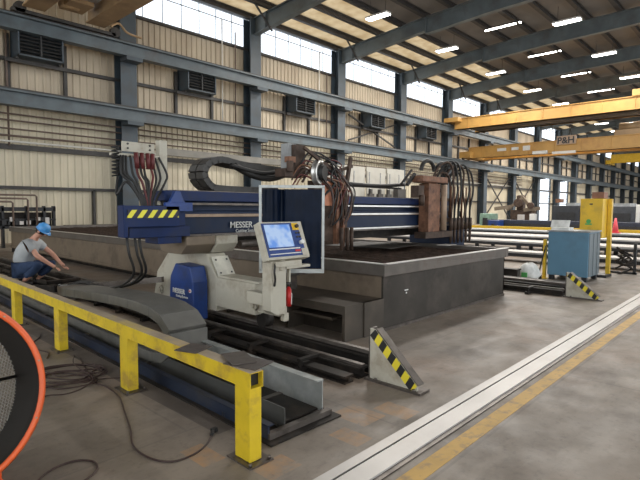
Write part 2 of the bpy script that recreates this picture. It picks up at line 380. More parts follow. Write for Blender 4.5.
# roof
def rz(y): 
    pts=[(-14,12.5),(-2,13.25),(6,13.45),(12,13.35),(16,13.12),(23.5,12.52)]
    for (a,za),(c,zc) in zip(pts,pts[1:]):
        if a<=y<=c: return za+(zc-za)*(y-a)/(c-a)
    return 12.5
b=B()
for ys in ([-14,-2,6,12,16,17.95],[19.35,19.65],[21.05,21.35],[22.75,23.6]): b.prism([(y,rz(y)+.02) for y in ys]+[(y,rz(y)+.14) for y in reversed(ys)],'x',-14,150)
struct('ceiling',b,deck)
def eave_mat():
    m=bpy.data.materials.new('translucent_roof_sheet'); m.use_nodes=True; nt=m.node_tree; N=nt.nodes; L=nt.links
    for n in list(N): N.remove(n)
    o=N.new('ShaderNodeOutputMaterial'); tl=N.new('ShaderNodeBsdfTranslucent'); df=N.new('ShaderNodeBsdfDiffuse'); df.inputs[0].default_value=(.6,.5,.36,1)
    tc=N.new('ShaderNodeTexCoord'); ns=N.new('ShaderNodeTexNoise'); ns.inputs['Scale'].default_value=1.3; ns.inputs['Detail'].default_value=6; L.new(tc.outputs['Object'],ns.inputs['Vector'])
    r=N.new('ShaderNodeValToRGB'); r.color_ramp.elements[0].position=.35; r.color_ramp.elements[1].position=.65; r.color_ramp.elements[0].color=(.30,.21,.11,1); r.color_ramp.elements[1].color=(.44,.34,.21,1)
    L.new(ns.outputs['Fac'],r.inputs[0]); L.new(r.outputs[0],tl.inputs[0])
    ad=N.new('ShaderNodeMixShader'); ad.inputs[0].default_value=.8; L.new(df.outputs[0],ad.inputs[1]); L.new(tl.outputs[0],ad.inputs[2]); L.new(ad.outputs[0],o.inputs[0]); return m
em=eave_mat()
for k_,(a_,c_) in enumerate(((17.95,19.35),(19.65,21.05),(21.35,22.75))):
    b=B(); b.add([V((x_,y_,rz(y_)+.03)) for x_,y_ in ((-14,a_),(150,a_),(150,c_),(-14,c_))],[(0,1,2,3)]); o_=struct('ceiling_rooflight_%d'%(k_+1),b,em)
for j,y in enumerate([22.9,21.2,19.5,17.8,16.1,14.4,12.7,11.0,9.3,7.6,5.9,4.2,2.5,.8,-3,-7,-11]):
    z=rz(y); b=B(); b.box(-14,150,y-.12,y+.12,z-.04,z+.02); b.box(-14,150,y-.05,y+.05,z-.24,z-.04); b.box(-14,150,y-.12,y+.12,z-.27,z-.22)
    lab=['roof purlin nearest the wall, along the window heads','second roof purlin out from the wall','third roof purlin out from the wall','fourth roof purlin out from the wall']
    tag(obj('roof_purlin',b,darkst),lab[j] if j<4 else 'dark roof purlin in the inner part of the roof','purlin','roof purlins' if j<4 else 'inner roof purlins')
def make_rafter():
    t=thing('roof_rafter','','rafter',(0,0,0),None)
    top=[(y,rz(y)-.27) for y in(23.0,16,12,6,-2,-13)]; bot=[(-13,11.5),(-2,12.1),(6,12.3),(12,12.15),(16.0,11.9),(16.05,12.1),(22.6,11.42),(23.0,11.42)]
    b=B(); b.prism(top+bot,'x',-.025,.025)
    def flange(pts,dz):
        for p,q in zip(pts,pts[1:]): b.beam((0,p[0],p[1]+dz),(0,q[0],q[1]+dz),.34,.05,(0,0,1))
    flange(top,0); flange(bot[:-1],0)
    obj('rafter_web',b,rafterm,t)
    b=B(); b.box(-.17,.17,16.0,16.06,11.9,12.85); obj('stiffener_plate',b,rafterm,t)
    b=B(); b.box(-.17,.17,21.6,21.66,11.5,12.4); obj('stiffener_plate',b,rafterm,t)
    b=B(); b.beam((-1.3,21.2,12.5),(0,21.2,11.3),.08,.08); obj('kicker_brace',b,darkst,t)
    return t
rf=make_rafter()
rlab={0:'grey roof rafter nearest the camera, rising from the first column',1:'grey roof rafter rising from the second steel column',2:'grey roof rafter rising from the third steel column',3:'grey roof rafter rising from the fourth steel column',4:'grey roof rafter rising from the fifth steel column'}
for i in range(0,16):
    lab=rlab.get(i,'grey roof rafter far down the hall above the yellow cranes'); g='roof rafters' if i in rlab else 'far roof rafters'
    if i==0: rf.location=(colx(0),0,0); rf['label']=lab; rf['group']=g
    else: dup(rf,(colx(i),0,0),lab,g)

# lamps
def make_lamp():
    t=thing('high_bay_lamp','','ceiling light',(0,0,12.0),None)
    b=B(); b.box(-.22,.22,-.72,.72,12.04,12.14); obj('lamp_housing',b,white,t)
    b=B(); b.box(-.20,.20,-.70,.70,12.0,12.04); obj('lamp_lens',b,lensm,t)
    b=B(); b.cyl((0,-.5,12.14),(0,-.5,13.0),.012,6); b.cyl((0,.5,12.14),(0,.5,13.0),.012,6); obj('hanger_wire',b,darkst,t)
    return t
lp=make_lamp(); first=True
lamps=[]
for i in range(1,9): lamps.append((22.5+7.62*(i-1),16.8))
for i in range(-1,9): lamps.append((30.2+7.85*(i-1),9.4))
for i in range(1,9): lamps.append((22.5+7.62*(i-1),1.5))
lname={(22.5,16.8):'high bay lamp nearest the wall windows, between second and third rafters',(30.12,16.8):'second high bay lamp of the row along the wall',(37.74,16.8):'third high bay lamp of the row along the wall',(45.36,16.8):'fourth high bay lamp of the row along the wall, above the crane end',(30.2,9.4):'bright high bay lamp at the top of the picture in the inner row',(38.05,9.4):'second bright high bay lamp of the inner row, near the right edge',(45.9,9.4):'third bright high bay lamp of the inner row, at the right edge'}
for (x,y) in lamps:
    key=(round(x,2),y); lab=lname.get(key,'high bay lamp hanging under the roof'); g='named high bay lamps' if key in lname else 'other high bay lamps'
    if first: lp.location=(x,y,12.0); lp['label']=lab; lp['group']=g; first=False
    else: dup(lp,(x,y,12.0),lab,g)
    ld=bpy.data.lights.new('lamp_light','AREA'); ld.shape='RECTANGLE'; ld.size=.4; ld.size_y=1.4; ld.energy=620; ld.color=(1,.96,.9)
    lo=bpy.data.objects.new('lamp_light',ld); COL.objects.link(lo); lo.location=(x,y,11.96)
def make_strip():
    t=thing('strip_light','','ceiling light',(0,0,12.6),None)
    for (a,c) in ((13.35,14.15),(12.25,13.0)): 
        b=B(); b.box(-.09,.09,a,c,12.60,12.64); obj('tube',b,lensm,t)
    for (a,c) in ((13.1,13.25),(11.95,12.05)):
        b=B(); b.box(-.09,.09,a,c,12.60,12.64); obj('end_lamp',b,lensm,t)
    b=B(); b.box(-.13,.13,11.9,14.2,12.64,12.72); obj('carrier_rail',b,darkst,t)
    return t
st=make_strip()
for k2,(x,l) in enumerate([(22.9,'dim strip light nearest the camera at the top of the picture'),(30.1,'strip light left of the brightest inner high bay lamp'),(37.3,'strip light in the second row down the roof'),(44.6,'strip light in the third row down the roof'),(52.2,'strip light in the fourth row, just above the upper crane')]):
    if k2==0: st.location=(x,0,12.6); st['label']=l; st['group']='strip lights'
    else: dup(st,(x,0,12.6),l,'strip lights')
# ------------------------------------------------------------ cranes
def girder(b,x0,x1,y0,y1,z0,z1):
    b.box(x0,x1,y0,y1,z0,z1); y=y0+1.1
    while y<y1: b.box(x0-.05,x1+.05,y,y+.06,z0,z1); y+=2.1
    b.box(x0-.1,x1+.1,y0,y1,z1-.06,z1); b.box(x0-.1,x1+.1,y0,y1,z0,z0+.06)
# upper crane
t=thing('bridge_crane','upper yellow bridge crane spanning the hall under the roof','crane',(41,10,8.45),'bridge cranes')
b=B(); girder(b,41,41.5,-12,21.9,8.62,9.55); obj('front_girder',b,yelcr,t)
b=B(); girder(b,43.6,44.1,-12,21.2,8.62,9.55); obj('rear_girder',b,yelcr,t)
b=B(); b.box(40.2,44.9,21.2,22.55,9.2,9.55); obj('end_truck',b,yelcr,t)
for xx in (40.8,44.3):
    b=B(); b.cyl((xx,22.2,9.31),(xx,22.42,9.31),.2,14); obj('wheel',b,darkst,t)
b=B(); b.box(41.5,43.6,-12,20.8,8.62,8.70); obj('walkway',b,darkst,t)
b=B(); b.box(40.8,43.9,6.3,8.2,9.55,10.0); b.box(41.4,42.6,6.8,7.8,10.0,10.5); obj('trolley',b,yelcr,t)
# lower crane
t=thing('bridge_crane','lower yellow bridge crane with black letters P and H on its panel','crane',(44,10,6.1),'bridge cranes')
b=B(); girder(b,44,44.5,-12,22.0,6.28,7.3); obj('front_girder',b,yelcr,t)
b=B(); girder(b,46.4,46.9,-12,21.6,6.28,7.3); obj('rear_girder',b,yelcr,t)
b=B(); b.box(43.2,47.8,21.5,22.55,6.3,6.85); obj('end_truck',b,yelcr,t)
for xx in (43.6,47.3):
    b=B(); b.cyl((xx,22.2,6.41),(xx,22.42,6.41),.22,14); obj('wheel',b,darkst,t)
b=B(); b.box(43.8,43.9,12.6,14.1,6.9,7.6); pn=obj('letter_panel',b,tanr,t)
text('lettering','P&H',.72,(43.79,14.05,6.99),R_negX,blkp,pn,.02)
b=B(); b.box(43.7,43.95,14.8,16.0,6.25,6.5); b.box(43.7,43.95,12.6,14.4,6.15,6.35); obj('light_tray',b,white,t)
b=B(); b.box(43.9,43.98,18.4,19.2,6.75,7.0); b.box(43.9,43.98,17.3,17.9,6.75,7.0); b.box(43.9,43.98,16.3,16.9,6.65,7.05); obj('warning_plate',b,white,t)
b=B(); b.box(43.9,47,6.9,9.9,7.3,7.7); b.box(44.4,46.4,8.1,9.4,7.7,8.1); b.cyl((44.2,8.2,7.95),(44.2,9.6,7.95),.3,16); obj('trolley',b,orcr,t)
for yy in (7.0,7.5):
    b=B(); b.cyl((45.4,yy,3.9),(45.4,yy,7.35),.03,6); obj('hoist_rope',b,darkst,t)
b=B(); b.box(45.2,45.6,6.8,7.7,3.5,3.95); b.tube([(45.4,7.2,3.5),(45.4,7.2,3.25),(45.4,7.05,3.1),(45.4,7.2,2.95),(45.4,7.35,3.1)],.05,8); obj('hook_block',b,yelcr,t)
# far crane
t=thing('bridge_crane','small bright yellow crane girder far away at the right edge','crane',(96,8,9.2),'bridge cranes')
b=B(); girder(b,96,96.6,-12,22.0,9.45,10.9); obj('front_girder',b,cyel,t); b=B(); b.box(95,98.5,21.9,22.55,9.25,9.9); obj('end_truck',b,cyel,t)
for xx in (95.4,98.1):
    b=B(); b.cyl((xx,22.2,9.31),(xx,22.42,9.31),.2,14); obj('wheel',b,darkst,t)
# near crane at top left (only its wall end is in view)
t=thing('bridge_crane','tan bridge crane seen from below at the top left corner','crane',(8,12,9.1),'bridge cranes')
b=B(); b.box(6.6,7.2,2,22.0,9.35,10.4); b.box(6.5,7.3,2,22.0,9.30,9.36); obj('front_girder',b,orcr,t)
b=B(); b.box(9.0,9.6,2,22.0,9.35,10.4); b.box(8.9,9.7,2,22.0,9.30,9.36); obj('rear_girder',b,orcr,t)
b=B(); b.box(6.2,10.3,22.2,22.5,9.14,9.27); obj('end_truck',b,darkst,t)
for xx in (6.5,10.3):
    b=B(); b.cyl((xx,22.2,9.33),(xx,22.45,9.33),.22,14); obj('wheel',b,darkst,t)
b=B(); b.box(7.3,8.9,16,21.5,9.8,10.3); obj('control_housing',b,white,t)
b=B(); b.cyl((7.6,21.2,9.6),(8.3,21.2,9.6),.22,14); b.box(7.7,8.6,20.4,21.6,9.45,9.6); obj('drive_motor',b,orcr,t)
b=B(); b.tube([(9.8,21.6,9.3),(10.2,21.7,9.55),(10.6,21.7,9.25),(11.2,21.6,9.15)],.05,6); obj('bumper_bar',b,orcr,t)

# ------------------------------------------------------------ cutting table
t=thing('cutting_table','long dark steel plasma cutting table with slatted top under the gantry','cutting table',(6.85,11.2,0),None)
X0,X1,Y0,Y1=5.04,8.72,3.62,18.9
b=B(); b.box(X0,X1,Y0,Y0+.03,.0,.72); b.box(X1-.03,X1,Y0,Y1,0,.72); b.box(X0,X1,Y1-.03,Y1,0,.72); b.box(X0+.04,X1-.04,Y0+.04,Y1-.04,.3,.34)
obj('tank_wall',b,tabm,t)
b=B(); b.box(X0,X0+.03,Y0+.03,Y1,.17,.72); b.box(X0-.03,X0+.02,Y0+.03,Y1,.15,.19); obj('side_panel',b,tabs,t)
b=B(); b.box(X0+.25,X0+.28,Y0+.03,Y1,.0,.2); obj('base_skirt',b,raildk,t)
b=B()
for (a,c,d,e) in ((X0-.03,X1+.05,Y0-.05,Y0+.07),(X0-.03,X1+.05,Y1-.07,Y1+.05),(X0-.05,X0+.07,Y0-.05,Y1+.05),(X1-.07,X1+.05,Y0-.05,Y1+.05)): b.box(a,c,d,e,.70,.85)
obj('top_rim',b,rimm,t,.006)
b=B(); b.box(X0-.055,X1+.055,Y0-.06,Y0+.0,.85,.862); b.box(X0-.06,X0+.0,Y0-.06,Y1,.85,.862); obj('rim_edge',b,chrome,t)
b=B(); x=X0+.12
while x<X1-.1:
    n2=26; pts=[]
    for i in range(n2+1):
        pts.append((Y0+.1+(Y1-Y0-.2)*i/n2,.79+random.uniform(-.03,.015)))
    b.prism([(pts[0][0],.5)]+pts+[(pts[-1][0],.5)],'x',x,x+.008); x+=.115
y=Y0+.4
while y<Y1-.2: b.box(X0+.08,X1-.08,y,y+.012,.45,.70+random.uniform(0,.06)); y+=.45
obj('slat_bed',b,rustd,t)
b=B(); b.box(X0-.012,X0+.6,Y0-.012,Y0,.0,.03); b.box(X0,X1,Y0-.02,Y0,0,.035); obj('foot_angle',b,railst,t)
b=B(); b.box(5.52,5.60,Y0-.006,Y0,.46,.475); b.box(5.55,5.57,Y0-.006,Y0,.42,.44); obj('weld_mark',b,white,t)
# lower side duct of the table
b=B(); b.box(4.30,5.03,3.62,7.2,.40,.42); b.box(4.62,5.03,3.66,7.2,0,.40); b.box(4.30,4.64,3.62,3.66,.0,.40); b.box(4.64,5.03,3.60,3.66,0,.42)
for z in (.30,.20): b.box(4.40,4.62,3.9,7.2,z,z+.03)
b.box(4.30,4.36,3.66,7.2,.32,.40)
yy=4.6
while yy<7.1: b.box(4.34,4.62,yy,yy+.04,0,.4); yy+=1.3
obj('side_duct',b,ductm,t)
# plates lying on the table bed under the gantry
tag(obj('steel_sheet',B().box(6.7,8.1,4.9,6.2,.865,.875,Matrix.Rotation(.2,3,'Z')),raildk),'thin dark steel sheet lying on the table slats beneath the gantry beam','steel sheet')

# ------------------------------------------------------------ rails
def railset(x,y0,y1,lab,wide=True):
    t=thing('gantry_rail',lab,'machine rail',(x,(y0+y1)/2,0),'gantry rails')
    for (a,z,w,m) in ([(-.26,.05,.12,raildk),(-.06,.08,.14,raildk),(.14,.14,.14,raildk)] if wide else [(-.12,.08,.14,raildk),(.12,.12,.14,raildk)]):
        b=B(); b.box(x+a,x+a+w,y0,y1,.0,.015); b.box(x+a+w*.4,x+a+w*.6,y0,y1,.015,z); b.box(x+a,x+a+w,y0,y1,z,z+.02); obj('rail_beam',b,m,t)
    b=B(); b.box(x+.18,x+.24,y0,y1,.165,.20); b.box(x-.02,x+.03,y0,y1,.10,.125); obj('running_track',b,railst,t)
    y=y0+.5; k3=0
    while y<y1 and k3<18:
        b=B(); b.box(x-.34,x-.22,y,y+.07,.0,.04); b.box(x-.30,x-.26,y+.02,y+.05,.04,.10); b.box(x-.30,x-.04,y+.01,y+.06,.10,.125)
        obj('rail_clamp',b,raildk,t); y+=.75; k3+=1
    return t
railset(3.52,2.74,18.5,'dark steel gantry rail on the floor between guard rail and table')
railset(9.45,2.82,18.5,'dark steel gantry rail on the floor to the right of the cutting table',False)
# loose flat bars beside the rail, flush brown strip
tag(obj('floor_bar',B().box(3.86,3.92,3.0,18,.0,.05).box(4.06,4.12,3.4,18,0,.03),raildk),'pair of flat dark bars on the floor between rail and table duct','steel bar')

# end stops with hazard stripes
def stop(x,y0,y1,h,lab):
    t=thing('rail_end_stop',lab,'rail stop',(x,y0,0),'rail end stops')
    b=B(); b.prism([(y0,.02),(y0,.06),(y1-.07,h),(y1,h),(y1,.02)],'x',x-.008,x+.008); obj('gusset_plate',b,cream,t)
    d=V((0,y1-.07-y0,h-.06)); L=d.length; d.normalize(); nrm=V((0,d.z,-d.y))
    b=B(); p=V((x-.010,y0,.06)); q=V((x-.010,y1-.07,h)); w=nrm*.085
    b.add([p,q,q+w,p+w, p+V((.02,0,0)),q+V((.02,0,0)),q+w+V((.02,0,0)),p+w+V((.02,0,0))],[(0,1,2,3),(7,6,5,4),(0,4,5,1),(1,5,6,2),(2,6,7,3),(3,7,4,0)])
    m=stripe_mat('hazard_stripe_stop',0,d.y*1.0+.25,d.z*1.0-.1,1/.145); obj('hazard_stripe',b,m,t)
    b=B(); b.beam((x+.05,y0,.06),(x+.05,y1-.07,h),.09,.012,(0,0,1)); obj('sloped_flange',b,railst,t)
    b=B(); b.box(x-.01,x+.1,y1-.015,y1+.0,.02,h); obj('back_plate',b,railst,t)
    b=B(); b.box(x-.04,x+.11,y0-.05,y1+.03,0,.02); obj('base_plate',b,railst,t)
    for yy in (y0+.02,y1-.1):
        b=B(); b.cyl((x-.035,yy,.02),(x-.035,yy,.04),.014,6); obj('bolt',b,railst,t)
stop(3.53,2.17,2.68,.47,'hazard striped triangular end stop at the near end of the front rail')
stop(9.33,2.22,2.76,.44,'hazard striped triangular end stop in front of the blue cabinet')

# ------------------------------------------------------------ cable chain trough by the guard rail
t=thing('cable_chain_trough','galvanised and blue steel trough on the floor behind the guard rail','cable trough',(2.4,2.34,0)); t.rotation_euler=(0,0,-.021)
b=B(); b.box(2.06,2.74,2.34,17,.0,.012); obj('base_plate',b,raildk,t)
b=B(); b.box(2.10,2.16,2.42,17,.012,.03); b.box(2.10,2.115,2.42,17,.03,.10); b.box(2.10,2.15,2.42,17,.095,.105); obj('blue_channel',b,mat('dark_channel_blue',(.009,.017,.04),.45,0,.3,3,(.04,.036,.03),.6,3),t,label='dark blue steel channel')
b=B(); b.box(2.28,2.29,2.46,17,.012,.16); b.box(2.27,2.33,2.46,17,.012,.02); obj('front_wall',b,mat('dull_grey_steel',(.085,.085,.08),.5,.3,.2,4),t)
b=B(); b.box(2.3,2.65,2.5,17,.03,.045); obj('trough_floor',b,raildk,t)
b=B(); b.box(2.655,2.665,2.46,4.25,.03,.27); b.box(2.60,2.67,2.46,4.25,.262,.272); obj('back_wall',b,galv,t,label='bright galvanised sheet side')
for y in (2.40,2.9,4.4,5.9,7.4,8.9,10.4):
    b=B(); b.box(2.10,2.70,y,y+.05,.012,.05); obj('cross_bar',b,railst,t)
# energy chain lying in the trough
t=thing('cable_drag_chain','dark grey cable drag chain arching over in the floor trough','cable chain',(2.4,2.34,0.06)); t.rotation_euler=(0,0,-.021)
path=smooth([(0,11.5,.10),(0,8,.10),(0,5.2,.10),(0,4.45,.10),(0,4.16,.15),(0,4.03,.29),(0,4.12,.45),(0,4.42,.54),(0,5.0,.55),(0,5.6,.52),(0,6.2,.48),(0,6.9,.43)],5)
acc=[path[0]]; 
for p in path[1:]:
    if (p-acc[-1]).length>.135: acc.append(p)
for i in range(len(acc)-1):
    p,q=acc[i],acc[i+1]; d=(q-p); p=p+V((2.47,0,0)); q=q+V((2.47,0,0)); up=V((0,-d.z,d.y)).normalized()
    b=B(); b.beam(p-d*.04,q+d*.04,.40 if i%2 else .395,.10,up); obj('chain_link',b,chainm,t,.006)
b=B(); b.box(2.3,2.66,6.85,7.05,.36,.48); b.box(2.3,3.2,6.95,7.05,.30,.36); b.box(2.45,2.6,6.6,7.4,.36,.40); obj('tow_bracket',b,railst,t)

# loose brackets and bars on the floor behind
for (x,y,sx,sy,h,rt,l) in [(3.0,7.9,.16,.22,.16,.3,'small pale steel box on the rails left of the chain tow bar'),(3.4,8.4,.5,.07,.10,-.4,'short pale channel lying across the rails'),(2.95,8.75,.22,.2,.10,.5,'dark scrap steel bracket near the crouching worker'),(3.3,9.6,.30,.2,.06,.1,'flat dark plate by the crouching worker\'s feet')]:
    b=B(); b.box(x-sx,x+sx,y-sy,y+sy,.17,.18+h*.1,Matrix.Rotation(rt,3,'Z')); b.box(x-sx,x-sx+.03,y-sy,y+sy,.17,.17+h,Matrix.Rotation(rt,3,'Z'),(x,y,.17)); b.box(x-sx,x+sx,y-sy,y-sy+.03,.17,.17+h,Matrix.Rotation(rt,3,'Z'),(x,y,.17))
    tag(obj('steel_bracket',b,greyc if 'pale' in l else raildk),l,'bracket','loose brackets on the rails')

# ------------------------------------------------------------ guard rail
t=thing('guard_rail','low yellow steel guard rail with square posts in the foreground','guard rail',(1.87,2.3,0)); t.rotation_euler=(0,0,-.021)
b=B(); b.box(1.82,1.92,2.26,11.2,.560,.565); b.box(1.82,1.92,2.26,11.2,.465,.471); b.box(1.82,1.826,2.26,11.2,.471,.560); b.box(1.914,1.92,2.26,11.2,.471,.560)
obj('top_rail',b,yel,t)
b=B(); b.box(1.827,1.913,2.30,11.2,.472,.559); obj('rail_hollow_shade',b,fanin,t)  # black core painted in for the shade inside the hollow top rail
b=B(); b.box(1.823,1.918,2.262,11.2,.565,.5665); obj('worn_top',b,yelw,t,label='dusty worn top face')
for i in range(6):
    y=2.27+1.64*i; b=B(); b.box(1.825,1.915,y,y+.15,.012,.465); p=obj('post',b,yel,t,.004)
    b=B(); b.box(1.79,1.97,y-.05,y+.19,0,.010); q=obj('base_plate',b,railst,p)
    for (dx,dy) in ((1.805,y-.03),(1.95,y-.03),(1.95,y+.17)):
        b=B(); b.cyl((dx,dy,.012),(dx,dy,.03),.011,6); obj('bolt',b,railst,p)
Rz=lambda a: Matrix.Rotation(a,3,'Z')
tag(obj('steel_plate',B().box(1.84,2.04,2.3,2.55,.567,.573,Rz(.25)),railst),'thin steel offcut nearest the open end of the guard rail','steel plate','offcuts on the guard rail')
tag(obj('steel_plate',B().box(1.86,2.02,2.40,2.66,.575,.581,Rz(-.35)),railst),'thin steel offcut resting on top of the nearest offcut','steel plate','offcuts on the guard rail')
tag(obj('steel_plate',B().box(1.78,1.97,2.86,3.04,.567,.573,Rz(.35)),railst),'dark steel offcut further along the guard rail, away from its open end','steel plate','offcuts on the guard rail')

# ------------------------------------------------------------ GANTRY MACHINE
for m_ in (navy,dblue,tabm,raildk): m_.node_tree.nodes['Principled BSDF'].inputs['Specular IOR Level'].default_value=.22
G=thing('cutting_gantry','blue gantry cutting machine bridging the table on cream end carriages','cutting machine',(6.0,5.3,0))
YB=5.2
# beam
b=B(); b.box(3.1,9.75,YB+.02,YB+.6,1.22,1.50); b.box(3.1,9.75,YB+.10,YB+.6,1.50,1.62); obj('beam_body',b,navy,G,.008)
b=B(); b.box(2.95,9.75,YB+.0,YB+.5,1.62,1.74); obj('top_duct',b,dblue,G,.006)
b=B(); b.box(3.2,9.7,YB-.0,YB+.1,1.575,1.60); b.box(3.1,9.75,YB+.02,YB+.5,1.74,1.75); obj('upper_guide',b,railst,G)
b=B(); b.box(3.2,9.3,YB-.025,YB+.02,1.43,1.465); obj('linear_guide',b,tanr,G,label='tan linear guide strip')
b=B(); b.box(3.2,9.7,YB-.02,YB+.1,1.17,1.22); obj('lower_guide',b,railst,G)
for z in (1.585,1.45,1.21):
    b=B(); b.box(6.0,8.5,YB-.035,YB-.024,z-.012,z+.012); obj('bright_rail',b,chrome,G)
text('beam_lettering','MESSER',.112,(3.86,YB-.003,1.285),R_negY,white,G,.0012,.004)
text('beam_lettering','Cutting Systems',.06,(3.95,YB-.003,1.225),R_negY,white,G,0,.004)
b=B(); b.cyl((4.42,YB-.003,1.33),(4.42,YB+.03,1.33),.03,12); obj('logo_disc',b,redm,G)
# end box at the left end of the beam
b=B(); b.box(2.37,3.03,5.02,5.10,1.33,1.56); b.box(2.37,2.42,5.02,5.16,1.22,1.56); b.box(2.60,3.15,5.10,5.3,1.33,1.56); b.box(2.46,3.2,5.08,5.34,1.21,1.33); b.box(2.8,3.1,5.1,5.4,1.13,1.22)
eb=obj('end_box',b,dblue,G,.006)
b=B(); b.box(2.41,3.01,5.008,5.02,1.43,1.515); obj('hazard_stripe',b,stripe_mat('hazard_beam',1,0,-.75,1/.12,(.85,.78,.06),(.02,.02,.04)),eb)
b=B(); b.prism([(2.87,1.56),(3.18,1.56),(3.10,1.62),(3.05,1.73),(2.99,1.73),(2.93,1.62)],'y',5.04,5.09); b.box(2.86,3.2,5.02,5.08,1.50,1.60); obj('lifting_lug',b,blue,G,.004)
# carriage
XC=3.45
b=B(); b.prism([(4.92,.30),(4.92,.72),(5.12,.98),(5.98,.98),(6.32,.66),(6.42,.30)],'x',XC,3.72); obj('carriage_body',b,cream,G,.01)
b=B(); b.box(XC,3.70,4.20,4.93,.36,.71); obj('carriage_nose',b,cream,G,.012)
b=B(); b.box(XC+.02,3.70,4.16,4.95,.71,.735); obj('nose_cover',b,cream,G,.005)
b=B(); b.box(XC+.02,3.60,3.84,4.20,.40,.50); b.box(XC+.05,3.57,3.78,3.84,.35,.44); obj('buffer_block',b,cream,G,.01)
b=B(); b.box(3.47,3.71,4.965,4.985,.70,.97,Matrix.Rotation(-.62,3,'X')); pl=obj('access_plate',b,mat('light_cream',(.66,.64,.55),.5),G,.004)
for (dx,dz,dy) in ((3.51,.76,4.935),(3.67,.76,4.935),(3.51,.91,5.04),(3.67,.91,5.04)):
    b=B(); b.cyl((dx,dy-.03,dz),(dx,dy+.02,dz-.012),.013,8); obj('screw',b,darkst,pl)
for (y,z) in ((4.2,.48),(6.2,.42)):
    b=B(); b.cyl((XC-.03,y,z),(XC+.01,y,z),.055,18); b.cyl((XC-.05,y,z),(XC-.03,y,z),.03,12); obj('wheel_hub',b,cream,G)
    b=B(); b.cyl((3.54,y,.29),(3.66,y,.29),.08,18); obj('wheel',b,raildk,G)
b=B(); b.prism([(5.20,.985),(5.08,1.10),(5.08,1.2),(5.75,1.2),(5.75,1.14),(5.65,.985)],'x',3.15,3.55); obj('beam_saddle',b,tabs,G,.008)
b=B(); b.prism([(5.16,.985),(5.06,1.10),(5.06,1.2),(5.75,1.2),(5.75,1.14),(5.65,.985)],'x',3.56,3.88); obj('saddle_block',b,cream,G,.01)
# blue cover with lettering
b=B(); prof=[(5.04,.20),(5.04,.66),(5.10,.84),(5.42,.86),(5.54,.70),(5.58,.24)]
pr=[(p[0],p[1]) for p in prof]
b.prism(pr,'x',3.20,3.41); cv=obj('drive_cover',b,blue,G,.012,'blue drive cover')
text('cover_lettering','MESSER',.082,(3.194,5.475,.50),R_negX,white,cv,.001,.004)
text('cover_lettering','Cutting Systems',.04,(3.194,5.40,.455),R_negX,white,cv,0,.004)
b=B(); b.cyl((3.192,5.09,.555),(3.2,5.09,.555),.024,14); obj('logo_disc',b,white,cv)
b=B(); b.box(3.188,3.193,5.075,5.105,.547,.563); obj('logo_mark',b,redm,cv)
# right hand carriage (behind, on the far rail)
b=B(); b.box(9.45,9.85,4.3,6.5,.26,.70); b.box(9.3,9.9,5.0,6.0,.7,1.2); obj('far_carriage',b,navy,G,.01)
b=B(); b.box(4.3,9.2,YB+.25,YB+.5,1.02,1.17); obj('underside_duct',b,raildk,G)
b=B(); b.cyl((4.0,YB-.02,1.07),(5.6,YB-.02,1.07),.05,12); obj('round_shaft',b,railst,G)
# tow bar to the chain
b=B(); b.beam((3.3,5.9,.60),(2.75,7.0,.45),.05,.07); obj('tow_bar',b,railst,G)
# post and hose bracket over the end box
b=B(); b.box(3.03,3.13,5.45,5.55,1.57,2.34); obj('mast',b,cream,G,.005)
b=B(); b.box(2.60,2.99,5.50,5.53,2.18,2.29); b.box(2.46,3.03,5.46,5.53,2.12,2.15); hb=obj('hose_bracket',b,cream,G)
for dx in (2.66,2.93):
    for z in (2.265,2.215):
        b=B(); b.cyl((dx,5.49,z),(dx,5.51,z),.012,8); obj('screw',b,darkst,hb)
b=B()
pts=[]
for i in range(60):
    a=i*.9; pts.append((2.48+.035*math.cos(a),5.42+.035*math.sin(a),2.22-.34*i/60))
b.tube(pts,.009,6,2); obj('coiled_cable',b,blk,G)
random.seed(3)
hs=[(2.50,1.88,2.66,blk),(2.54,2.12,2.68,blk),(2.60,2.12,2.70,blk),(2.65,2.12,2.72,blk),(2.70,2.12,2.77,redh),(2.76,2.12,2.79,blk),(2.80,2.1,2.80,blk),(2.85,2.12,2.82,redh),(2.90,2.12,2.84,blk),(2.95,2.12,2.86,blk),(3.0,2.13,2.93,blk),(2.57,2.12,2.74,blk)]
for (x0,z0,x1,m) in hs:
    bow=(x0-2.76)*.45
    b=B(); b.tube([(x0,5.42,z0),(x0+bow*.35+random.uniform(-.02,.02),5.34,z0-.2),(x0*.45+x1*.55+bow*.4,5.3,1.82),(x1*.75+.25*2.72,5.26,1.63),(x1*.6+.4*2.72,5.22,1.50)],.0135,8); obj('hose',b,m,G)
for x0 in (2.70,2.77,2.84,2.90):
    b=B(); b.cyl((x0,5.38,2.16),(x0+random.uniform(-.01,.01),5.37,1.98),.026,10); obj('red_coupling',b,redh,G)
# hoses looping from the end box to the chain
for k2,dx in enumerate((0,.09,.14)):
    b=B(); b.tube([(2.46+dx,5.15,1.24),(2.46+dx,5.1,1.05),(2.56+dx,5.2,.82),(2.66+dx,5.7,.62),(2.75+dx*.6,6.5,.47),(2.72+dx*.5,7.0+dx,.50),(2.55+dx*.5,7.15+dx,.44)],.015,8); obj('loop_hose',b,blk,G)
